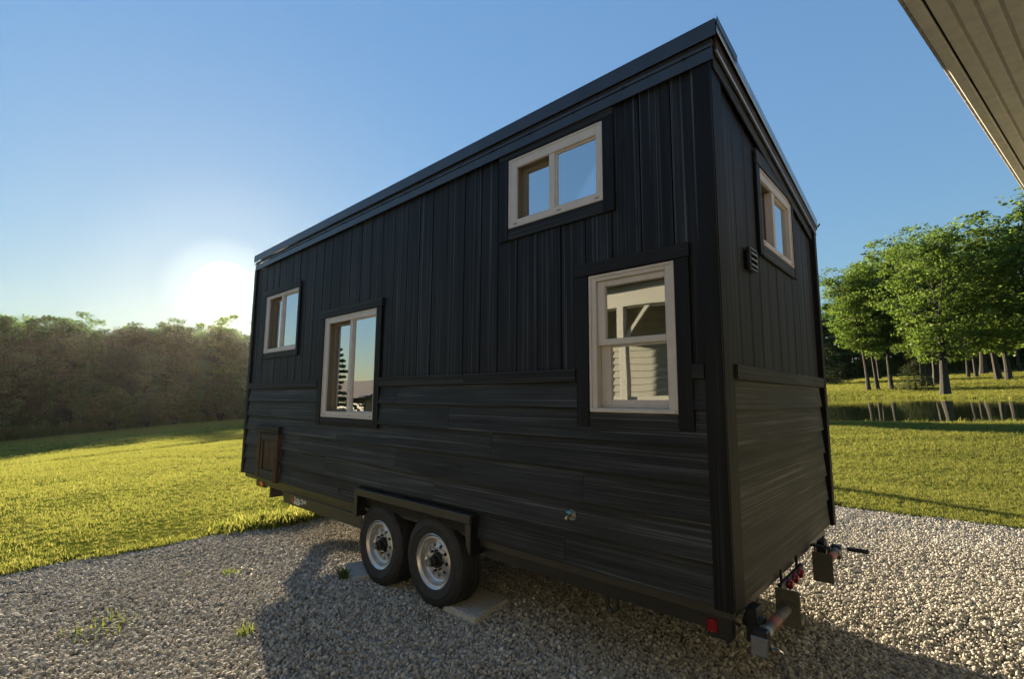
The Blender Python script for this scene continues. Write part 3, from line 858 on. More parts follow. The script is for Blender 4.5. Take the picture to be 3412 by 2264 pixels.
for k in range(17):
    t = (k + 0.5) / 17; p = RP[0].lerp(RP[1], t) + Vector((0, 0.008, -0.140))
    sub('screw', MB().lathe([(0, 0.0), (0, 0.010), (-0.006, 0.009), (-0.008, 0.0)], p, (0, 1, 0), 8).mesh('screw'), roof, M_screw)
sub('gutter_tip', MB().tube([RP[3] + Vector((0.0, -0.02, -.05)), RP[3] + Vector((0.0, 0.06, -.045)), RP[3] + Vector((0.01, 0.08, -.015))], 0.008, 6).mesh('gutter_tip'), roof, M_black)

# trailer chassis
part('side_rail', MB().box(-L + .12, -3.57, 0.002, 0.05, 0.082, 0.137), M_fender, bevel=0.004)
part('side_rail', MB().box(-1.865, 0.0, 0.002, 0.05, 0.082, 0.137), M_fender, bevel=0.004)
part('side_rail', MB().box(-1.9, -0.02, 0.045, 0.09, -0.005, 0.080), M_black, bevel=0.003)
part('side_rail', MB().box(-L + .55, -3.57, 0.022, 0.07, 0.030, 0.0815), M_fender)
skirt = part('chassis_plate', MB().box(-5.385, -3.56, 0.006, 0.020, -0.092, 0.034), M_fender, bevel=0.002)
part('side_rail', MB().box(-L + .3, -0.05, W - .06, W - .01, -0.01, 0.137), M_black)
part('end_rail', MB().box(-0.10, -0.05, 0.05, W - .05, 0.03, 0.137), M_black)
part('chassis_floor', MB().box(-L + .1, -0.06, 0.06, W - .06, 0.10, 0.136), M_black)
for xx in (-6.0, -5.0, -4.0, -1.3, -0.6):
    part('cross_member', MB().box(xx - .025, xx + .025, 0.09, W - .09, -0.13 if xx < -4.5 else 0.0, 0.10), M_black)  # front two made deeper to block low sun from the farther paver
# fender over the two wheels
FY = -0.085
mb = MB()
mb.box(-3.560, -1.872, FY, 0.0, 0.300, 0.316)                                  # top
part('fender', mb, M_fender, bevel=0.002)
part('fender', MB().hexa([(-3.550, FY - .004, .252), (-1.880, FY - .004, .252), (-1.880, FY + .006, .252), (-3.550, FY + .006, .252), (-3.550, FY - .004, .318), (-1.880, FY - .004, .318), (-1.880, FY + .006, .318), (-3.550, FY + .006, .318)]), M_fender, bevel=0.002)
part('fender', MB().box(-3.560, -3.500, FY - .003, FY + .007, 0.040, 0.250), M_fender, bevel=0.002)
part('fender', MB().hexa([(-1.918, FY - .003, .09), (-1.872, FY - .003, .02), (-1.872, FY + .007, .02), (-1.918, FY + .007, .09), (-1.930, FY - .003, .25), (-1.872, FY - .003, .25), (-1.872, FY + .007, .25), (-1.930, FY + .007, .25)]), M_fender, bevel=0.002)
part('fender', MB().box(-3.566, -3.553, FY + .008, 0.04, 0.04, 0.298), M_fender)
part('fender', MB().box(-1.880, -1.868, FY + .008, 0.04, 0.02, 0.298), M_black)
part('wheel_well', MB().box(-3.55, -1.89, 0.30, 0.32, -0.05, 0.30), M_black)
part('wheel_well', MB().box(-3.55, -1.89, 0.0, 0.30, 0.285, 0.298), M_black)

# wheels
def tyre_mesh():
    prof = [(0.030, 0.212), (0.006, 0.222), (-0.004, 0.245), (-0.0135, 0.282), (-0.0175, 0.285), (-0.0175, 0.289), (-0.0140, 0.292), (-0.012, 0.318), (0.002, 0.345), (0.016, 0.356), (0.030, 0.361)]
    for g in (0.062, 0.098, 0.134, 0.170):
        prof += [(g - 0.007, 0.365), (g - 0.005, 0.354), (g + 0.005, 0.354), (g + 0.007, 0.365)]
    prof += [(0.202, 0.361), (0.216, 0.356), (0.230, 0.345), (0.246, 0.318), (0.248, 0.285), (0.236, 0.245), (0.226, 0.222), (0.205, 0.212)]
    mb = MB().lathe(prof, (0, 0, 0), (0, 1, 0), 72)
    me = mb.mesh('tyre', smooth=True)
    bm = bmesh.new(); bm.from_mesh(me)
    for k in range(72):      # raised sidewall ribs and bar tread
        pass
    bm.to_mesh(me); bm.free(); return me
def tread_mesh():
    mb = MB()
    for row, (g0, g1) in enumerate(((0.016, 0.054), (0.070, 0.090), (0.106, 0.126), (0.142, 0.162), (0.178, 0.214))):
        for k in range(64):
            t = 2 * math.pi * (k + 0.5 * (row % 2)) / 64; dt = 0.036
            def P(y, a, r): return (r * math.cos(a), y, r * math.sin(a))
            lo = 0.356
            hi = 0.3665
            sk = 0.012
            mb.hexa([P(g0, t - dt, lo), P(g1, t - dt + sk, lo), P(g1, t + dt + sk, lo), P(g0, t + dt, lo), P(g0, t - dt, hi), P(g1, t - dt + sk, hi), P(g1, t + dt + sk, hi), P(g0, t + dt, hi)])
    return mb.mesh('tread')
def rim_mesh():
    mb = MB()
    mb.lathe([(0.030, 0.205), (0.004, 0.222), (0.000, 0.217), (0.004, 0.209), (0.014, 0.203), (0.018, 0.194), (0.016, 0.186), (0.030, 0.181), (0.052, 0.176), (0.062, 0.168), (0.066, 0.160), (0.062, 0.150)], (0, 0, 0), (0, 1, 0), 64)
    # pierced disc
    def circ(cx, cz, r, n, rev=False):
        a = [(cx + r * math.cos(2 * math.pi * i / n), cz + r * math.sin(2 * math.pi * i / n)) for i in range(n)]
        return a[::-1] if rev else a
    loops = [circ(0, 0, 0.151, 64)]
    for k in range(10):
        t = 2 * math.pi * (k + 0.3) / 10
        loops.append(circ(0.122 * math.cos(t), 0.122 * math.sin(t), 0.0145, 14, True))
    loops.append(circ(0, 0, 0.062, 32, True))
    flat = [p for l in loops for p in l]
    tris = tessellate_polygon([[Vector((p[0], p[1], 0)) for p in l] for l in loops])
    def dish(p):
        r = math.hypot(*p); return 0.062 - 0.020 * max(0, min(1, (0.150 - r) / 0.035)) + 0.012 * max(0, min(1, (0.095 - r) / 0.02)) 
    b = len(mb.v); mb.v += [(p[0], dish(p), p[1]) for p in flat]; mb.f += [tuple(b + i for i in t) for t in tris]
    o = 0
    for l in loops[1:-1] if False else []: pass
    # hole walls
    s = 64
    for l in loops[1:-1]:
        n = len(l); b0 = len(mb.v)
        mb.v += [(p[0], dish(p), p[1]) for p in l] + [(p[0], dish(p) + 0.012, p[1]) for p in l]
        mb.f += [(b0 + i, b0 + (i + 1) % n, b0 + n + (i + 1) % n, b0 + n + i) for i in range(n)]
    return mb.mesh('wheel', smooth=True)
def hub_mesh():
    mb = MB().lathe([(0.058, 0.064), (0.040, 0.062), (0.030, 0.056), (0.028, 0.044), (-0.012, 0.042), (-0.016, 0.038), (-0.020, 0.030), (-0.048, 0.029)], (0, 0, 0), (0, 1, 0), 28)
    return mb.mesh('hub', smooth=True)
def cap_mesh():
    return MB().lathe([(-0.040, 0.031), (-0.056, 0.031), (-0.058, 0.026), (-0.052, 0.020), (-0.050, 0.0)], (0, 0, 0), (0, 1, 0), 24).mesh('hub_cap', smooth=True)
def back_mesh():
    return MB().lathe([(0.078, 0.0), (0.078, 0.160), (0.2, 0.175), (0.2, 0.0)], (0, 0, 0), (0, 1, 0), 32).mesh('brake_drum', smooth=True)
me_t, me_r, me_h, me_c, me_tr, me_b = tyre_mesh(), rim_mesh(), hub_mesh(), cap_mesh(), tread_mesh(), back_mesh()
me_nut = MB().lathe([(0.045, 0.0), (0.018, 0.0001), (0.018, 0.008), (0.045, 0.009)], (0, 0, 0), (0, 1, 0), 6).mesh('lug_nut')
for m_, mm in ((me_t, M_rubber), (me_r, M_rim), (me_h, M_black), (me_c, M_grey), (me_tr, M_rubber), (me_b, M_black), (me_nut, M_black)): m_.materials.append(mm)
def wheel(x, y, z, flip=False, spin=0.0):
    o = new_obj('wheel', me_r, house)
    o.location = (x, y, z); o.rotation_euler = (0, spin, math.pi if flip else 0)
    for nm, m_ in (('tyre', me_t), ('tread', me_tr), ('hub', me_h), ('hub_cap', me_c), ('brake_drum', me_b)):
        c = bpy.data.objects.new(nm, m_); col.objects.link(c); c.parent = o
        if nm == 'tread': c['kind'] = 'stuff'
    for k in range(8):
        c = bpy.data.objects.new('lug_nut', me_nut); col.objects.link(c); c.parent = o
        t = 2 * math.pi * k / 8 + .2; c.location = (0.080 * math.cos(t), 0.004, 0.080 * math.sin(t))
    return o
WXR, WXL = -2.425, -3.235
ZR = float(base_z(WXR, 0.1)) + 0.366; ZL = float(base_z(WXL, 0.1)) + 0.366
wheel(WXR, 0.005, ZR, spin=0.25); wheel(WXL, 0.005, ZL, spin=0.9)
wheel(WXR, W - 0.005, ZR, True); wheel(WXL, W - 0.005, ZL, True)
for x_, z_ in ((WXR, ZR), (WXL, ZL)):
    part('axle', MB().tube([(x_, 0.15, z_), (x_, W - .15, z_)], 0.04, 12), M_black, smooth=True)
    for yy in (0.32, W - .32):
        part('leaf_spring', MB().tube([(x_ - .36, yy, z_ + .11), (x_ - .15, yy, z_ + .06), (x_, yy, z_ + .05), (x_ + .15, yy, z_ + .06), (x_ + .36, yy, z_ + .11)], 0.022, 6), M_black)

# maker's sticker on the chassis plate: print on a flat plate
def flat_poly(name, pts, y, mat, parent):
    me = bpy.data.meshes.new(name); me.from_pydata([(p[0], y, p[1]) for p in pts], [], [tuple(range(len(pts)))]); me.update()
    return sub(name, me, parent, mat)
flat_poly('sticker_print', [(-5.165, 0.014), (-5.105, 0.014), (-5.130, 0.030), (-5.142, 0.030)], 0.0045, M_redprint, skirt)
flat_poly('sticker_print', [(-5.185, -0.004), (-5.158, -0.004), (-5.158, -0.016), (-5.172, -0.040)], 0.0045, M_redprint, skirt)
flat_poly('sticker_print', [(-5.148, -0.002), (-5.098, -0.006), (-5.096, -0.045), (-5.112, -0.064), (-5.140, -0.064)], 0.0045, M_redprint, skirt)
tx = bpy.data.curves.new('sticker_text', 'FONT'); tx.body = 'Trailer Made'; tx.size = 0.062; tx.extrude = 0.0
to = bpy.data.objects.new('sticker_text', tx); col.objects.link(to); to.data.materials.append(M_white)
to.rotation_euler = (R(90), 0, 0); to.location = (-5.085, 0.0045, -0.030); to.scale = (1.0, 1.0, 1.0); to.parent = skirt
for x0, x1, z in ((-5.085, -5.00, -0.048), (-4.990, -4.90, -0.048), (-4.885, -4.855, -0.048), (-5.085, -5.04, -0.068), (-5.03, -4.93, -0.068)):
    flat_poly('sticker_print', [(x0, z), (x1, z), (x1, z + 0.011), (x0, z + 0.011)], 0.0045, M_white, skirt)

# storage hatch
hx0, hx1, hz0, hz1 = -6.205, -5.515, 0.135, 0.735
wbox('hatch_header', 'S', -6.235, -5.500, 0.0, 0.062, 0.738, 0.822, M_trimx, 0.004)
wbox('hatch_jamb', 'S', hx0, hx0 + 0.10, 0.0, 0.045, hz0, hz1, M_brown, 0.003)
wbox('hatch_jamb', 'S', hx1 - 0.10, hx1, 0.0, 0.055, hz0 - .01, hz1, M_brown, 0.003)
hd = wbox('hatch_door', 'S', hx0 + 0.104, hx1 - 0.104, 0.0, 0.020, hz0 + 0.12, hz1 - 0.10, M_brown, 0.002)
sub('top_rail', fbox(MB(), 'S', hx0 + 0.104, hx1 - 0.104, 0.0, 0.038, hz1 - 0.098, hz1 - 0.006).mesh('top_rail', bevel=.002), hd, M_lapx)
sub('bottom_rail', fbox(MB(), 'S', hx0 + 0.104, hx1 - 0.104, 0.0, 0.038, hz0, hz0 + 0.118).mesh('bottom_rail', bevel=.002), hd, M_lapx)
sub('door_stile', fbox(MB(), 'S', hx0 + 0.106, hx0 + 0.165, 0.021, 0.034, hz0 + 0.122, hz1 - 0.102).mesh('door_stile', bevel=.002), hd, M_brown)
sub('door_stile', fbox(MB(), 'S', hx1 - 0.165, hx1 - 0.106, 0.021, 0.034, hz0 + 0.122, hz1 - 0.102).mesh('door_stile', bevel=.002), hd, M_brown)
sub('latch', fbox(MB(), 'S', hx1 - 0.15, hx1 - 0.06, 0.055, 0.066, 0.395, 0.412).mesh('latch', bevel=.002), hd, M_black)

# water inlet tap
tap = part('tap_flange', MB().lathe([(0.012, 0.0), (0.012, 0.032), (-0.003, 0.033), (-0.005, 0.028), (-0.003, 0.022), (-0.008, 0.019), (-0.012, 0.012), (-0.012, 0.0)], (-0.985, -0.012, 0.452), (0, 1, 0), 28), M_grey, smooth=True)
sub('spout', MB().tube([(-0.985, -0.02, .452), (-0.985, -0.055, .452), (-0.988, -0.066, .447), (-0.990, -0.072, .434)], [.009, .009, .011, .011], 12).mesh('spout', True), tap, M_brass)
sub('tap_handle', MB().tube([(-0.985, -0.045, .458), (-0.985, -0.045, .470)], .005, 8).box(-1.004, -0.966, -0.056, -0.036, .470, .482).mesh('tap_handle', bevel=.003), tap, M_blue)
# screw eye on the wall above the fender
part('screw_eye', MB().tube([(-3.97, -0.012, .24), (-3.97, -0.03, .24), (-3.97, -0.035, .222), (-3.97, -0.028, .215)], .006, 6), M_black)

# vent on the near end
vn = wbox('vent', 'E', 0.515, 0.665, 0.0, 0.010, 2.030, 2.170, M_black, 0.003)
mb = MB(); rect_ring(mb, 'E', 0.510, 0.670, 2.025, 2.175, 0.016, 0.016, 0.016, 0.016, 0.008, 0.026); sub('vent_frame', mb.mesh('vent_frame', bevel=.004), vn, M_roofm)
for k in range(3):
    z = 2.048 + 0.038 * k
    sub('louver', MB().hexa([(0.010, .528, z + .018), (0.030, .528, z), (0.030, .652, z), (0.010, .652, z + .018), (0.012, .528, z + .030), (0.034, .528, z + .012), (0.034, .652, z + .012), (0.012, .652, z + .030)]).mesh('louver', bevel=.003), vn, M_grey)

# lights and lugs
tl = part('tail_light', MB().box(-0.150, -0.098, 0.036, 0.050, -0.016, 0.050), M_red, bevel=0.003)
part('tail_light_bracket', MB().box(-0.158, -0.03, 0.051, 0.12, -0.045, 0.079), M_black, bevel=0.004)
for zz in (0.044, -0.010): sub('screw', MB().lathe([(0, 0.0001), (0, .004), (-.004, .003), (-.004, .0001)], (-0.124, 0.036, zz), (0, 1, 0), 8).mesh('screw'), tl, M_grey)
bar = part('light_bar', MB().box(-0.03, -0.004, 0.90, 1.48, -0.035, 0.025), M_black, bevel=0.004)
for yy in (1.06, 1.20, 1.34):
    sub('marker_light', MB().lathe([(-0.004, 0.0001), (-0.004, .034), (.012, .033), (.026, .022), (.030, .0001)], (0.0, yy, -0.006), (1, 0, 0), 20).mesh('marker_light', True), bar, M_red)
part('light_bar_hanger', MB().box(-0.035, -0.02, 0.98, 1.0, 0.02, 0.14).box(-0.035, -0.02, 1.38, 1.40, 0.02, 0.14), M_black)
part('front_marker_light', MB().lathe([(0, .0001), (0, .035), (-.014, .033), (-.024, .018), (-.026, .0001)], (-6.10, 0.016, 0.045), (0, 1, 0), 16), M_amber, smooth=True)
part('front_marker_bracket', MB().box(-6.30, -6.02, 0.018, 0.06, 0.0, 0.085), M_black)
tg = part('tongue_beam', MB().hexa([(-8.0, 1.15, -0.02), (-6.7, 0.25, -0.02), (-6.7, 0.35, -0.02), (-8.0, 1.25, -0.02), (-8.0, 1.15, 0.10), (-6.7, 0.25, 0.10), (-6.7, 0.35, 0.10), (-8.0, 1.25, 0.10)]), M_black)
part('tongue_beam', MB().hexa([(-8.0, 1.25, -0.02), (-6.7, 2.15, -0.02), (-6.7, 2.25, -0.02), (-8.0, 1.35, -0.02), (-8.0, 1.25, 0.10), (-6.7, 2.15, 0.10), (-6.7, 2.25, 0.10), (-8.0, 1.35, 0.10)]), M_black)
def uring(x, y, z, w, h, r):
    pts = [(x - w, y, z)] + [(x - w * math.cos(t), y, z - h - w * math.sin(t)) for t in np.linspace(0, math.pi, 9)] + [(x + w, y, z)]
    return MB().tube(pts, r, 8)
part('tie_ring', uring(-5.49, 0.045, 0.06, 0.024, 0.07, 0.011), M_black, smooth=True)
part('tie_ring', uring(-0.745, 0.075, 0.0, 0.036, 0.055, 0.010), M_black, smooth=True)

# swing-down corner jacks, folded up under the end
def jack(sy, y0, label_y):
    """sy: +1 pad at larger y"""
    X_ = 0.10
    a, b = y0, y0 + sy * 0.44                    # crank head end, foot end
    j = part('stabiliser_jack', MB().tube([(X_, a, 0.005), (X_, b, 0.0)], 0.030, 16), M_khaki, smooth=True)
    sub('jack_foot', MB().box(X_ - 0.065, X_ + 0.065, min(b, b + sy * .012), max(b, b + sy * .012), -0.105, 0.100).mesh('jack_foot', bevel=0.004), j, M_khaki)
    sub('foot_collar', MB().tube([(X_, b - sy * .03, 0), (X_, b, 0)], 0.040, 16).mesh('foot_collar', True), j, M_khaki)
    sub('warning_band', MB().tube([(X_, a + sy * .10, 0.005), (X_, a + sy * .20, 0.004)], 0.0312, 16, False).mesh('warning_band', True), j, M_redprint)
    sub('inner_tube', MB().tube([(X_, a - sy * .03, 0.005), (X_, a + sy * .02, 0.005)], 0.036, 16).mesh('inner_tube', True), j, M_grey)
    sub('swivel_bracket', MB().box(0.0, 0.055, min(a + sy * .02, a + sy * .12), max(a + sy * .02, a + sy * .12), -0.075, 0.10).mesh('swivel_bracket', bevel=0.004), j, M_black)
    sub('swivel_tube', MB().tube([(-0.02, a + sy * .07, 0.03), (0.07, a + sy * .07, 0.01)], 0.042, 16).mesh('swivel_tube', True), j, M_black)
    return j
j1 = jack(1, 0.17, 0)
sub('gear_housing', MB().box(0.065, 0.135, 0.070, 0.132, -0.060, 0.045).mesh('gear_housing', bevel=0.006), j1, M_black)
sub('gear_cover', MB().box(0.060, 0.142, 0.058, 0.070, -0.072, 0.020).mesh('gear_cover', bevel=0.004), j1, M_grey)
sub('crank_rod', MB().tube([(0.142, 0.10, -0.035), (0.165, 0.12, -0.035), (0.180, 0.145, -0.055), (0.185, 0.20, -0.150), (0.180, 0.262, -0.255)], 0.0075, 8).mesh('crank_rod', True), j1, M_chrome)
sub('crank_grip', MB().tube([(0.170, 0.262, -0.262), (0.30, 0.285, -0.268)], 0.017, 12).mesh('crank_grip', True), j1, M_grip)
j2 = jack(-1, 2.02, 0)
sub('gear_housing', MB().box(0.065, 0.135, 2.05, 2.12, -0.05, 0.05).mesh('gear_housing', bevel=0.006), j2, M_black)
sub('crank_rod', MB().tube([(0.13, 2.09, 0.03), (0.18, 2.10, 0.03)], 0.0085, 8).mesh('crank_rod', True), j2, M_chrome)
sub('crank_grip', MB().tube([(0.17, 2.10, 0.03), (0.31, 2.12, 0.03)], 0.017, 12).mesh('crank_grip', True), j2, M_grip)
sub('foot_bracket', MB().box(0.045, 0.053, 1.595, 1.63, 0.0, 0.15).box(0.115, 0.123, 1.595, 1.63, 0.0, 0.15).mesh('foot_bracket'), j2, M_black)
sub('foot_bracket', MB().box(0.02, 0.15, 1.59, 1.64, 0.128, 0.139).mesh('foot_bracket', bevel=.002), j2, M_black)

# ------------------------------------------------------------------ pavers on the gravel
def quad_slab(name, pts, z0, th, mat, label, cat, group=None):
    c = np.mean(np.array(pts), 0)
    mb = MB().hexa([(p[0] - c[0], p[1] - c[1], 0) for p in pts] + [(p[0] - c[0], p[1] - c[1], th) for p in pts])
    me = mb.mesh(name, bevel=0.008, seg=2); me.materials.append(mat)
    o = bpy.data.objects.new(name, me); col.objects.link(o); o.location = (c[0], c[1], z0)
    return tag(o, label, cat, group)
gz = float(base_z(-2.1, 0.2))
quad_slab('concrete_paver', [(-2.30, 0.02), (-1.90, 0.01), (-1.98, 0.47), (-2.38, 0.48)], gz - 0.005, 0.062, M_conc, 'square grey concrete paver in front of the nearer trailer wheel', 'paver')
quad_slab('concrete_paver', [(-3.95, 0.06), (-3.50, -0.10), (-3.38, 0.26), (-3.83, 0.42)], float(base_z(-3.7, 0.1)) - 0.01, 0.055, M_conc, 'grey concrete paver behind the farther trailer wheel, beside a weed', 'paver')

# weeds growing in the gravel
def weed(x, y, nb, h, spread, w, lean, label, seed, segs=3):
    me = tuft_mesh(seed, nb, h, spread, w, lean, segs); me.materials.append(M_weedleaf)
    o = bpy.data.objects.new('weed', me); col.objects.link(o); o.location = (x, y, float(base_z(x, y)) + 0.005)
    return tag(o, label, 'weed', 'weeds in the gravel')
weed(-4.03, -1.90, 70, 0.085, 0.24, 0.006, 2.2, 'widest sprawling grass weed in the sunlit gravel', 31)
weed(-4.35, -1.72, 20, 0.06, 0.10, 0.006, 1.2, 'small low weed just behind the widest sprawling weed', 32)
weed(-3.09, -1.20, 22, 0.11, 0.05, 0.007, 1.3, 'upright yellow-green weed at the edge of the house shadow', 33)
weed(-3.62, -0.12, 26, 0.17, 0.04, 0.012, 0.8, 'broad-leaved weed in shade by the farther paver', 34)
weed(-5.0, -1.15, 22, 0.05, 0.12, 0.006, 1.2, 'flat green weed nearest the lawn edge on the left', 35)
weed(-4.75, -0.75, 26, 0.06, 0.11, 0.006, 1.2, 'low green weed between the lawn edge and the wheels', 36)
weed(-0.42, 2.75, 14, 0.045, 0.07, 0.006, 1.2, 'tiny weed in the sunlit gravel beyond the folded jacks', 37)
weed(-2.28, -0.16, 10, 0.11, 0.04, 0.004, 0.9, 'thin grass stalks in front of the square paver', 38)
# rushes and rough grass round the pond
bt = rng.uniform(0, len(POND), 5200); bi = bt.astype(int) % len(POND); bf = (bt % 1)[:, None]
bp_ = POND[bi] * (1 - bf) + POND[(bi + 1) % len(POND)] * bf
cen_ = POND.mean(0); bp_ = bp_ + (bp_ - cen_) / np.linalg.norm(bp_ - cen_, axis=1)[:, None] * rng.normal(0.75, 0.35, (len(bp_), 1))
scatter('bank_grass', np.stack([bp_[:, 0], bp_[:, 1], terrain(bp_[:, 0], bp_[:, 1])], -1), rng.uniform(2.0, 5.5, len(bp_)), M_blade, tufts)
# uncut grass along the lawn edge
n = 2600
ex = np.concatenate([GX0 - rng.gamma(2, 0.05, n) + 0.05, rng.uniform(-3, 8, n), -6.75 + rng.normal(0, 0.22, 500)])
ey = np.concatenate([rng.uniform(-4, 6, n), GY1 + rng.gamma(2, 0.05, n) - 0.05, 0.75 + rng.normal(0, 0.40, 500)])
k = yard_edge(ex, ey) > -0.03
k2 = np.concatenate([np.full(2 * n, 0.9), np.full(500, 2.6)])[k] * rng.uniform(0.7, 1.5, k.sum())
scatter('edge_grass', np.stack([ex[k], ey[k], terrain(ex[k], ey[k]) + 0.01], -1), k2, M_blade, tufts)

# ------------------------------------------------------------------ trees
def leaf_cards(C, n_each, rad, size, r, flat=0.45, elong=1.5):
    """rhombic leaves scattered in flattened clumps round the centres C"""
    C = np.repeat(np.asarray(C, float), n_each, 0); n = len(C)
    rad = np.repeat(np.broadcast_to(rad, (len(C) // n_each,)), n_each)
    d = r.normal(size=(n, 3)); d /= np.linalg.norm(d, axis=1)[:, None]
    d *= (r.random(n) ** 0.45)[:, None]
    P = C + d * np.stack([rad, rad, rad * flat], -1)
    nrm = r.normal(size=(n, 3)) * np.array([0.8, 0.8, 1.0]); nrm[:, 2] = np.abs(nrm[:, 2]) + 0.25
    nrm /= np.linalg.norm(nrm, axis=1)[:, None]
    a = np.cross(nrm, r.normal(size=(n, 3))); a /= np.linalg.norm(a, axis=1)[:, None] + 1e-9
    b = np.cross(nrm, a)
    s = size * r.uniform(0.6, 1.3, n)[:, None]
    V = np.stack([P - a * s * elong * .5, P + b * s * .45, P + a * s * elong * .5, P - b * s * .45], 1).reshape(-1, 3)
    F = np.arange(4 * n).reshape(n, 4)
    return V, F

def tree_arrays(seed, H, base, Rr, limbs=26, sub_n=5, leaves=60, leaf=0.30, trunk_r=0.3, fork=False, prof=None, clump=0.095, lean=(0, 0), flat=0.45, wild=0.28):
    r = np.random.default_rng(seed)
    mb = MB(); cen = []; crad = []
    top = 0.93 * H
    def trunk_at(t, ph=0.0):
        return Vector((0.015 * H * math.sin(2.2 * t + seed) + lean[0] * H * t + 0.01 * H * math.sin(5 * t + seed * 2), 0.015 * H * math.cos(1.9 * t + seed * 1.3) - 0.015 * H * math.cos(seed * 1.3) + lean[1] * H * t, top * t))
    n = 9
    pts = [trunk_at(i / (n - 1)) for i in range(n)]
    off = pts[0].copy(); pts = [p - Vector((off.x, off.y, 0)) for p in pts]
    rads = [trunk_r * (1.55 if i == 0 else (1.0 - 0.86 * (i / (n - 1)) ** 0.9)) for i in range(n)]
    pts[0].z = -0.3; pts.insert(1, Vector((pts[0].x, pts[0].y, 0.35))); rads.insert(1, trunk_r * 1.15)
    mb.tube(pts, rads, 9)
    if prof is None:
        prof = lambda t: (0.55 + 0.75 * t) * math.sqrt(max(0, 1 - max(0, (t - 0.35) / 0.68) ** 2)) if t < 1.03 else 0
    for i in range(limbs):
        t = (i + r.uniform(0.1, 0.9)) / limbs
        z = base + (0.93 * H - base) * t * 0.95
        st = trunk_at(z / top) - Vector((off.x, off.y, 0))
        az = i * 2.399 + r.uniform(-0.5, 0.5)
        ln = Rr * prof(t) * r.uniform(1.05 - wild, 1.10)
        rise = ln * (0.30 + 0.65 * t) * r.uniform(0.6, 1.1)
        end = st + Vector((math.cos(az) * ln, math.sin(az) * ln, rise))
        mid = st.lerp(end, 0.5) + Vector((0, 0, -0.08 * ln))
        mb.tube([st, mid, end], [trunk_r * 0.26 * (1 - 0.5 * t), trunk_r * 0.15, 0.02], 5, False)
        for k in range(sub_n):
            q = 0.35 + 0.65 * (k + r.random()) / sub_n
            p = st.lerp(mid, q * 2) if q < .5 else mid.lerp(end, q * 2 - 1)
            sidev = Vector((-math.sin(az), math.cos(az), 0)) * r.normal(0, 0.28) * ln * (1.15 - q * .4)
            p2 = p + sidev + Vector((0, 0, r.normal(0.02, 0.05) * H))
            if k < 3: mb.tube([p, p2], [0.035, 0.012], 4, False)
            cen.append(tuple(p2)); crad.append(H * clump * r.uniform(0.6, 1.2))
    V, F = leaf_cards(cen, leaves, np.array(crad), leaf, r, flat=flat)
    return mb, V, F

def tree_meshes(seed, **kw):
    mb, V, F = tree_arrays(seed, **kw)
    t = mb.mesh('trunk', smooth=True); t.materials.append(M_bark)
    c = mesh_np('crown', V, F)
    return t, c

def place_tree(name, meshes, label, x, y, s=1.0, rz=0.0, group=None, leafm=None, sx=1.0, cat='tree'):
    z = float(terrain(x, y)) - 0.05
    o = bpy.data.objects.new(name, None); col.objects.link(o); o.empty_display_size = 1
    o.location = (x, y, z); o.scale = (s * sx, s * sx, s)
    tilt = Vector((-GA, -GB, 1)).to_track_quat('Z', 'Y').to_euler()
    o.rotation_euler = Euler((GB, -GA, rz), 'XYZ') if False else (Matrix.Rotation(-GA, 3, 'Y') @ Matrix.Rotation(GB, 3, 'X') @ Matrix.Rotation(rz, 3, 'Z')).to_euler()
    tag(o, label, cat, group)
    for nm, me in zip(('trunk', 'crown'), meshes):
        c = bpy.data.objects.new(nm, me); col.objects.link(c); c.parent = o
    return o

maple = []
for i, kw in enumerate([dict(H=20, base=5.0, Rr=6.6, limbs=34, sub_n=7, leaves=74, leaf=0.25, trunk_r=0.34, clump=0.070, flat=0.50, wild=0.55),
                        dict(H=20, base=6.5, Rr=5.4, limbs=30, sub_n=7, leaves=74, leaf=0.25, trunk_r=0.28, clump=0.068, flat=0.50, wild=0.50),
                        dict(H=20, base=4.5, Rr=7.6, limbs=38, sub_n=7, leaves=74, leaf=0.25, trunk_r=0.52, clump=0.070, flat=0.50, wild=0.55),
                        dict(H=20, base=7.0, Rr=5.0, limbs=28, sub_n=7, leaves=74, leaf=0.25, trunk_r=0.30, clump=0.066, flat=0.50, wild=0.55)]):
    t, c = tree_meshes(40 + i, **kw); c.materials.append(M_leaf); maple.append((t, c))

def px_xy(u, r):
    """ground point at horizontal distance r in the direction of image column u, measured on the horizon"""
    d = fw * 1.0 + rt2 * ((u - 1706) / 1632.7) - up2 * ((1300 - 1132) / 1632.7)
    h = Vector((d.x, d.y)).normalized() * r
    return 0.9536 + h.x, -2.7103 + h.y

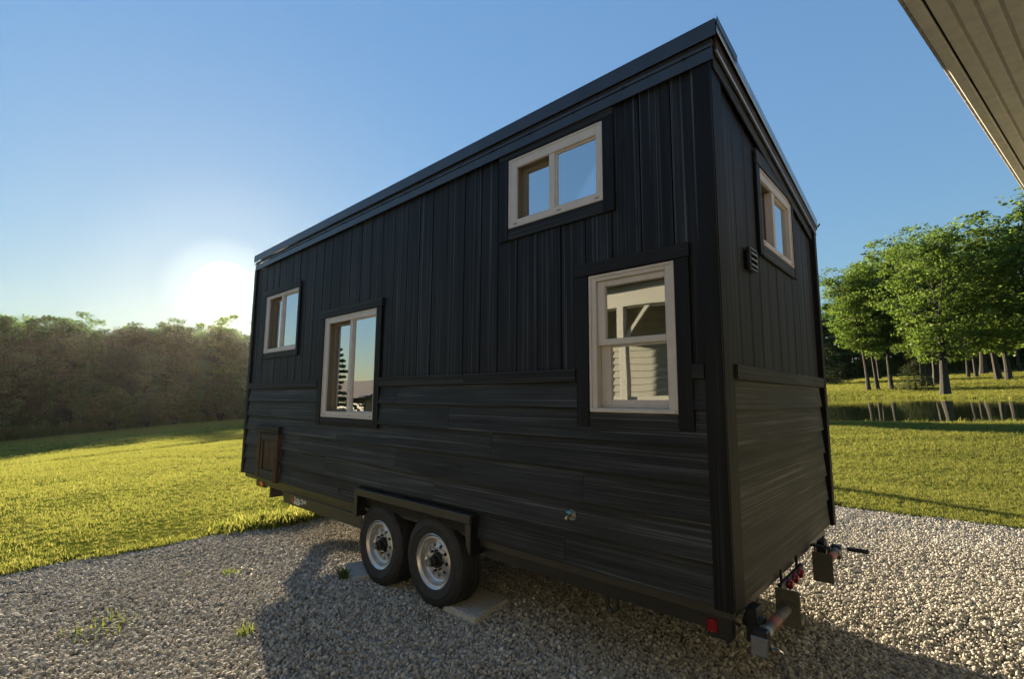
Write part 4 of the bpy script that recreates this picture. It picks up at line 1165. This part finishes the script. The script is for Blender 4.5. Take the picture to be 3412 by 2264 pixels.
GRV = 'maples of the grove across the pond'
grove = [  # column, distance, variant, scale, width, label
    (2895, 75, 1, 0.74, 1.12, 'leaning dark-trunked maple, nearest the house of the grove'),
    (2925, 77, 3, 0.70, 1.08, 'slim pale-trunked maple second from the house in the grove'),
    (2972, 77, 1, 0.76, 1.12, 'straight maple third from the house, sunlit left side of trunk'),
    (3077, 80, 3, 0.70, 1.20, 'thin maple trunk right behind the small spruce'),
    (3102, 80, 1, 0.74, 1.30, 'maple between the small spruce and the thick trunk'),
    (3124, 82, 0, 0.84, 1.30, 'thick-trunked maple half hidden by the biggest tree'),
    (3150, 64, 2, 0.76, 1.0, 'biggest tree of the grove, dark thick trunk at the water'),
    (3232, 98, 3, 0.66, 1.10, 'small slender maple right of the biggest tree, farther back'),
    (3259, 99, 3, 0.70, 1.10, 'thin maple left of the forked trunk, far in the grove'),
    (3284, 108, 2, 0.80, 1.20, 'forked thick maple at the back of the grove'),
    (3332, 88, 0, 0.80, 1.30, 'tall maple with dark leaning trunk, second from the photo edge'),
    (3367, 86, 1, 0.84, 1.40, 'tall slim dark trunk nearest the right edge of the photo'),
    (3408, 110, 3, 0.75, 1.10, 'thin sapling trunk at the far right under the grove'),
    (3480, 66, 0, 0.86, 1.35, 'high bright crown filling the right edge of the photo'),
]
for i, (u_, r_, v, s, sx, lab) in enumerate(grove):
    x, y = px_xy(u_, r_)
    place_tree('maple_tree', maple[v], lab, x, y, s, i * 1.7 + 0.4, GRV, sx=sx)
x, y = px_xy(2935, 108); place_tree('maple_tree', maple[3], 'dark narrow treetop rising behind the leaning maples', x, y, 1.02, 2.1, GRV, sx=0.8)
x, y = px_xy(3090, 96); place_tree('maple_tree', maple[1], 'pointed dark treetop above the middle of the grove', x, y, 1.05, 4.1, GRV, sx=1.0)

def spruce_meshes(seed, H, Rr, base=0.06, whorls=20, per=9, leaves=18, leaf=0.20):
    r = np.random.default_rng(seed); mb = MB(); cen = []; crad = []
    mb.tube([(0, 0, -0.2), (0, 0, H * 0.5), (0, 0, H)], [H * 0.016, H * 0.010, 0.01], 7)
    for i in range(whorls):
        t = i / (whorls - 1); z = H * (base + (0.99 - base) * t); ln = Rr * (1 - t) ** 0.85 + 0.08
        for k in range(max(4, int(per * (1 - 0.5 * t)))):
            az = k * 6.283 / per + i * 0.9 + r.uniform(-.25, .25); l2 = ln * r.uniform(0.75, 1.1)
            e = Vector((math.cos(az) * l2, math.sin(az) * l2, z - 0.12 * l2 + 0.1 * l2))
            mb.tube([(0, 0, z), (e.x, e.y, e.z)], [0.02, 0.006], 3, False)
            for q in (0.35, 0.62, 0.9):
                cen.append((e.x * q, e.y * q, z + (e.z - z) * q)); crad.append(max(0.12, 0.24 * l2))
    V, F = leaf_cards(cen, leaves, np.array(crad), leaf, r, flat=0.25, elong=2.0)
    t_ = mb.mesh('trunk'); t_.materials.append(M_bark)
    c_ = mesh_np('crown', V, F); c_.materials.append(M_needle); return t_, c_
sp = spruce_meshes(5, 10.0, 3.2)
x, y = px_xy(3053, 73); place_tree('spruce_tree', sp, 'small spruce standing alone among the grove trunks', x, y, 0.50, 0.3, None, sx=1.25)
x, y = px_xy(2745, 100); place_tree('spruce_tree', sp, 'tall spruce beside the house corner across the pond', x, y, 1.15, 1.3, None)
place_tree('spruce_tree', sp, 'spruce mirrored in the left pane of the tall sliding window', -16.1, -6.1, 0.42, 2.0, None)

# woods: masses of trees that read as one
def woods(name, spots, seed, leafm, leaf, leaves, shape, kind='stuff'):
    r = np.random.default_rng(seed); LV, LF, TV, TF = [], [], [], []; lo = 0
    mbt = MB(); TN = []
    variants = []
    for i in range(5):
        mb, V, F = tree_arrays(seed + 100 + i, H=1.0 * 16, base=16 * shape[0], Rr=16 * shape[1] * (0.85 + 0.1 * i), limbs=22, sub_n=5, leaves=leaves, leaf=leaf, trunk_r=0.22, clump=0.075, wild=0.5)
        variants.append((np.array(mb.v), mb.f, V))
    for (x, y, h) in spots:
        tv, tf, V = variants[r.integers(5)]
        a = r.uniform(0, 6.283); c, s_ = math.cos(a), math.sin(a); k = h / 16
        M = np.array([[c * k, -s_ * k, -GA * k], [s_ * k, c * k, -GB * k], [0, 0, k]])
        o = np.array([x, y, float(terrain(x, y))])
        LV.append(V @ M.T + o); t_ = r.uniform(0.45, 1.7); TN.append(np.tile([t_ * r.uniform(0.75, 1.25), t_, t_ * r.uniform(0.7, 1.3)], (len(V), 1)))
        b = len(mbt.v); mbt.v += [tuple(p) for p in tv @ M.T + o]; mbt.f += [tuple(b + i for i in f) for f in tf]
    V = np.concatenate(LV); F = np.arange(len(V)).reshape(-1, 4)
    crown = mesh_np(name, V, F); crown.materials.append(leafm)
    at = crown.attributes.new('tone', 'FLOAT_VECTOR', 'POINT'); at.data.foreach_set('vector', np.concatenate(TN).astype(np.float32).ravel())
    ob = new_obj(name, crown, kind=kind)
    tm = bpy.data.meshes.new('trunks'); tm.from_pydata(mbt.v, [], mbt.f); tm.update(); tm.materials.append(M_bark)
    t = bpy.data.objects.new('trunks', tm); col.objects.link(t); t.parent = ob; t['kind'] = 'stuff'
    return ob

edge = np.array([px_xy(u_, r_) for u_, r_ in ((-330, 150), (0, 165), (200, 175), (400, 185), (600, 196), (800, 215), (930, 235), (1080, 270))], float)
def along(t):
    seg = np.linalg.norm(np.diff(edge, axis=0), axis=1); cs = np.concatenate([[0], np.cumsum(seg)]); s = t * cs[-1]
    i = min(np.searchsorted(cs, s, side='right') - 1, len(seg) - 1); q = (s - cs[i]) / seg[i]
    p = edge[i] * (1 - q) + edge[i + 1] * q; d = (edge[i + 1] - edge[i]) / seg[i]
    return p, np.array([-d[1], d[0]])        # normal pointing away from the lawn
spots = []
for row, (dn_, cnt) in enumerate(((5, 40), (13, 38), (24, 36))):
    for i in range(cnt):
        p, nn = along((i + rng.uniform(0.2, 0.8)) / cnt)
        if nn[0] > 0: nn = -nn
        q = p + nn * (dn_ + rng.uniform(-1.5, 1.5))
        rr = math.hypot(q[0] - 0.95, q[1] + 2.7)
        h = 3.6 + 0.104 * rr + (0.0569 * 0.97 - 0.0768 * 0.16) * rr - 0.0008 * max(0, rr - 165) * rr * 0.25 + rng.uniform(-7.5, 3.5)
        spots.append((q[0], q[1], h))
w1 = woods('woodland', spots, 300, M_leafmix, 0.27, 95, (0.12, 0.21))
w1['label'] = 'long dark wood at the far side of the left lawn, under the sun'; w1['category'] = 'woodland'
spots = []
for i in range(46):
    x = -62 + 104 * i / 45 + rng.uniform(-1, 1); yv = 121 + rng.uniform(-2, 3) + 0.10 * abs(x + 8)
    spots.append((x, yv, rng.uniform(13, 18)))
    if i % 2: spots.append((x + 1, yv + 8, rng.uniform(15, 20)))
w2 = woods('far_woodland', spots, 500, M_leafmix, 0.34, 60, (0.03, 0.30))
w2['label'] = 'dark wood behind the grove across the pond'; w2['category'] = 'woodland'

# single bushes in front of the left wood
def bush_meshes(seed, H, Rr, leafm, leaf=0.35, leaves=60):
    r = np.random.default_rng(seed); mb = MB(); cen = []; cr_ = []
    for i in range(9):
        az = i * 2.4; e = Vector((math.cos(az) * Rr * .5, math.sin(az) * Rr * .5, H * .6)); mb.tube([(0, 0, -.2), e * .5, e], [.09, .06, .02], 5, False)
    for i in range(120):
        d = r.normal(size=3); d /= np.linalg.norm(d); q = r.uniform(.45, 1.0)
        t = d[2] * .5 + .5
        cen.append((d[0] * Rr * q * (1.05 - .35 * t), d[1] * Rr * q * (1.05 - .35 * t), H * (.08 + .86 * (d[2] * q * .5 + .5)))); cr_.append(Rr * r.uniform(.14, .28))
    V, F = leaf_cards(cen, leaves, np.array(cr_), leaf, r, flat=.7)
    t_ = mb.mesh('trunk'); t_.materials.append(M_bark); c_ = mesh_np('crown', V, F); c_.materials.append(leafm); return t_, c_
M_leafpale = leaf_mat('pale_bush_leaf', (0.06, 0.085, 0.035), (0.11, 0.14, 0.06), (0.09, 0.12, 0.03), (0.16, 0.19, 0.05), 0.4)
bA = bush_meshes(61, 9.5, 3.9, M_leafpale); bB = bush_meshes(62, 6.5, 3.6, M_leafdark)
x, y = px_xy(742, 198); place_tree('bush', bA, 'pale rounded bush by the house edge, before the left wood', x, y, 1.85, 0.4, None, cat='bush')
x, y = px_xy(590, 186); place_tree('bush', bB, 'dark broad bush left of the pale rounded bush', x, y, 2.0, 1.4, None, cat='bush')
x, y = px_xy(390, 176); place_tree('bush', bB, 'spreading dark bush in the middle of the left wood edge', x, y, 1.9, 3.0, None, cat='bush')
x, y = px_xy(500, 181); place_tree('bush', bA, 'small greyish bush between the two dark bushes', x, y, 1.1, 2.0, None, cat='bush')

# rank growth along the foot of the wood
pts, ss = [], []
for i in range(5200):
    p, nn = along(rng.random())
    if nn[0] > 0: nn = -nn
    q = p + nn * rng.uniform(-2.5, 5.0); pts.append((q[0], q[1], float(terrain(q[0], q[1])))); ss.append(rng.uniform(1.6, 3.6))
tall = [proto('tall_tuft_shape', tuft_mesh(80 + i, 30, 1.05, 0.5, 0.035, 0.7, 3), M_leafdark) for i in range(3)]
for i in range(1500):
    x = rng.uniform(-64, 44); y = 119.5 + 0.10 * abs(x + 8) + rng.uniform(0, 5)
    pts.append((x, y, float(terrain(x, y)))); ss.append(rng.uniform(2.0, 4.0))
scatter('tall_weeds', pts, ss, M_leafdark, tall, rot_tilt=0.15)

# ------------------------------------------------------------------ the neighbouring house: porch eave overhead, walls behind the camera
nb = thing('neighbouring_house', 'cream house with a beige porch soffit overhanging at the top right', 'house', (3.2, -2.0, -0.5))
E0 = Vector((0.885, -0.046, 3.0)); eu = Vector((0.179, 0.984, 0)).normalized(); en = Vector((eu.y, -eu.x, 0))
def ebox(mb, t0, t1, n0, n1, z0, z1):
    q = lambda t, n, z: E0 + eu * t + en * n + Vector((0, 0, z - 3.0))
    return mb.hexa([q(t0, n0, z0), q(t1, n0, z0), q(t1, n1, z0), q(t0, n1, z0), q(t0, n0, z1), q(t1, n0, z1), q(t1, n1, z1), q(t0, n1, z1)])
T0, T1 = -7.5, 6.0
part('fascia', ebox(MB(), T0, T1, -0.016, 0.0, 3.004, 3.20), M_dirtyfascia, nb, 0.003)
part('drip_edge', ebox(MB(), T0, T1, 0.0015, 0.050, 2.994, 3.020), M_soffit, nb, 0.004)
k = 0; n0 = 0.060
while n0 < 1.62:
    part('soffit_plank', ebox(MB(), T0, T1, n0, n0 + 0.058, 3.0 + (0.0015 if k % 2 else 0), 3.014), M_soffit, nb, 0.003)
    part('soffit_groove', ebox(MB(), T0, T1, n0 + 0.0585, n0 + 0.0705, 3.006, 3.014), M_groove, nb)
    n0 += 0.071; k += 1
part('roof_slab', ebox(MB(), T0, T1, -0.03, 3.6, 3.201, 3.26), M_shingle, nb)
part('porch_beam', ebox(MB(), T0, T1, 1.64, 1.70, 2.85, 3.20), M_whitepaint, nb)
for r_ in range(26):
    z = -0.5 + r_ * 0.13
    part('siding_board', ebox(MB(), T0, T1, 1.70 + 0.004 * (r_ % 2), 1.74, z, z + 0.128), M_siding, nb)
part('end_wall', ebox(MB(), T1 - .1, T1, 1.75, 3.5, -0.5, 3.19), M_siding, nb)
part('porch_post', ebox(MB(), T1 - 0.16, T1 - 0.02, 0.10, 0.24, -0.5, 2.99), M_whitepaint, nb, 0.004)

# wing behind the camera, seen only in the window glass
wg = thing('neighbouring_wing', 'cream clapboard house wing with porch posts, mirrored in the windows', 'house', (-5.0, -9.0, -0.55))
for r_ in range(25):
    z = -0.8 + r_ * 0.17
    part('siding_board', MB().hexa([(-9, -8.0, z), (2.5, -8.0, z), (2.5, -7.98, z), (-9, -7.975, z), (-9, -8.0, z + .168), (2.5, -8.0, z + .168), (2.5, -7.995, z + .168), (-9, -7.995, z + .168)]), M_siding, wg)
for r_ in range(25):
    z = -0.8 + r_ * 0.17
    part('siding_board', MB().box(-9.03, -9.002, -14, -8.01, z, z + .166), M_siding, wg)
part('roof', MB().hexa([(-9.5, -15, 3.60), (3, -15, 3.60), (3, -6.2, 3.60), (-9.5, -6.2, 3.60), (-9.5, -11.2, 5.2), (3, -11.2, 5.2), (3, -10.8, 5.2), (-9.5, -10.8, 5.2)]), M_shingle, wg)
part('porch_beam', MB().box(-9.3, 2.8, -6.55, -6.40, 3.15, 3.598), M_whitepaint, wg)
part('porch_ceiling', MB().box(-9.3, 2.8, -7.95, -6.56, 3.40, 3.45), M_soffit, wg)
for xx in (-9.2, -6.8, -4.35, -1.9, 0.4, 2.6):
    part('porch_post', MB().box(xx - .08, xx + .08, -6.55, -6.39, -0.8, 3.149), M_whitepaint, wg, 0.006)
    part('post_bracket', MB().hexa([(xx + .08, -6.50, 2.55), (xx + .16, -6.50, 2.55), (xx + .16, -6.44, 2.55), (xx + .08, -6.44, 2.55), (xx + .62, -6.50, 3.149), (xx + .72, -6.50, 3.149), (xx + .72, -6.44, 3.149), (xx + .62, -6.44, 3.149)]), M_whitepaint, wg)
part('porch_deck', MB().box(-9.3, 2.8, -7.97, -6.38, -0.8, -0.15), M_siding, wg)
part('porch_rail', MB().box(-9.1, 2.5, -6.50, -6.45, 0.95, 1.05), M_whitepaint, wg)
part('porch_rail', MB().box(-9.1, 2.5, -6.50, -6.45, 1.18, 1.27), M_whitepaint, wg)
for xx in (-9.4, -6.2, -3.4, -0.8):
    wdw = part('window', MB().box(xx - .5, xx + .5, -7.97, -7.93, 0.75, 2.45), M_whitepaint, wg, 0.005)
    sub('pane', MB().box(xx - .42, xx + .42, -7.929, -7.926, 0.83, 2.37).mesh('pane'), wdw, M_black)

# a pole out of sight beyond the house; its shadow crosses the right lawn
pole = thing('utility_pole', 'wooden pole beyond the house whose thin shadow crosses the right lawn', 'pole', (-24.0, 15.2, float(terrain(-24.0, 15.2))))
part('pole_shaft', MB().tube([(-24.0, 15.2, -1.6), (-24.0, 15.2, 5.6)], [0.16, 0.12], 12), M_bark, pole, smooth=True)
part('pole_cap', MB().lathe([(0, 0.13), (0.03, 0.13), (0.06, 0.0)], (-24.0, 15.2, 5.6), (0, 0, 1), 12), M_black, pole)

for i, (x, y, lab) in enumerate(((-34, 31.0, 'narrow maple hidden beyond the house, nearer one, shading the pond bank'), (-42, 33.4, 'narrow maple hidden beyond the house, farther one by the pond'))):
    place_tree('maple_tree', maple[i], lab, x, y, 0.62, i * 2.0, 'maples beyond the house', sx=0.42)

shed = thing('garden_shed', 'cream garden shed with a dark roof, mirrored in the tall sliding window', 'shed', (-18.0, -8.5, float(terrain(-18, -8.5))))
zs = float(terrain(-18, -8.5)) - 0.3
for r_ in range(11):
    z = zs + 0.25 * r_
    part('siding_board', MB().box(-20.5, -15.5, -7.03, -7.0 + .01 * (r_ % 2), z, z + .245), M_siding, shed)
    part('siding_board', MB().box(-15.5, -15.47 + .01 * (r_ % 2), -10.5, -7.03, z, z + .245), M_siding, shed)
part('far_wall', MB().box(-20.5, -20.45, -10.5, -7.04, zs, zs + 2.7), M_siding, shed)
part('roof', MB().hexa([(-20.9, -10.9, zs + 2.75), (-15.1, -10.9, zs + 2.75), (-15.1, -6.7, zs + 2.75), (-20.9, -6.7, zs + 2.75), (-20.9, -8.8, zs + 3.5), (-15.1, -8.8, zs + 3.5), (-15.1, -8.7, zs + 3.5), (-20.9, -8.7, zs + 3.5)]), M_shingle, shed)

# ------------------------------------------------------------------ evening haze
def haze():
    m = bpy.data.materials.new('haze_air'); m.use_nodes = True; nt = m.node_tree; nt.nodes.clear()
    o = nt.nodes.new('ShaderNodeOutputMaterial'); v = nt.nodes.new('ShaderNodeVolumePrincipled')
    v.inputs['Color'].default_value = (0.95, 0.93, 0.88, 1); v.inputs['Density'].default_value = 0.000034; v.inputs['Anisotropy'].default_value = 0.70
    nt.links.new(v.outputs[0], o.inputs['Volume'])
    me = MB().box(-420, 320, -260, 420, -60, 62).mesh('haze')
    new_obj('haze', me, mat=m, kind='stuff')
haze()
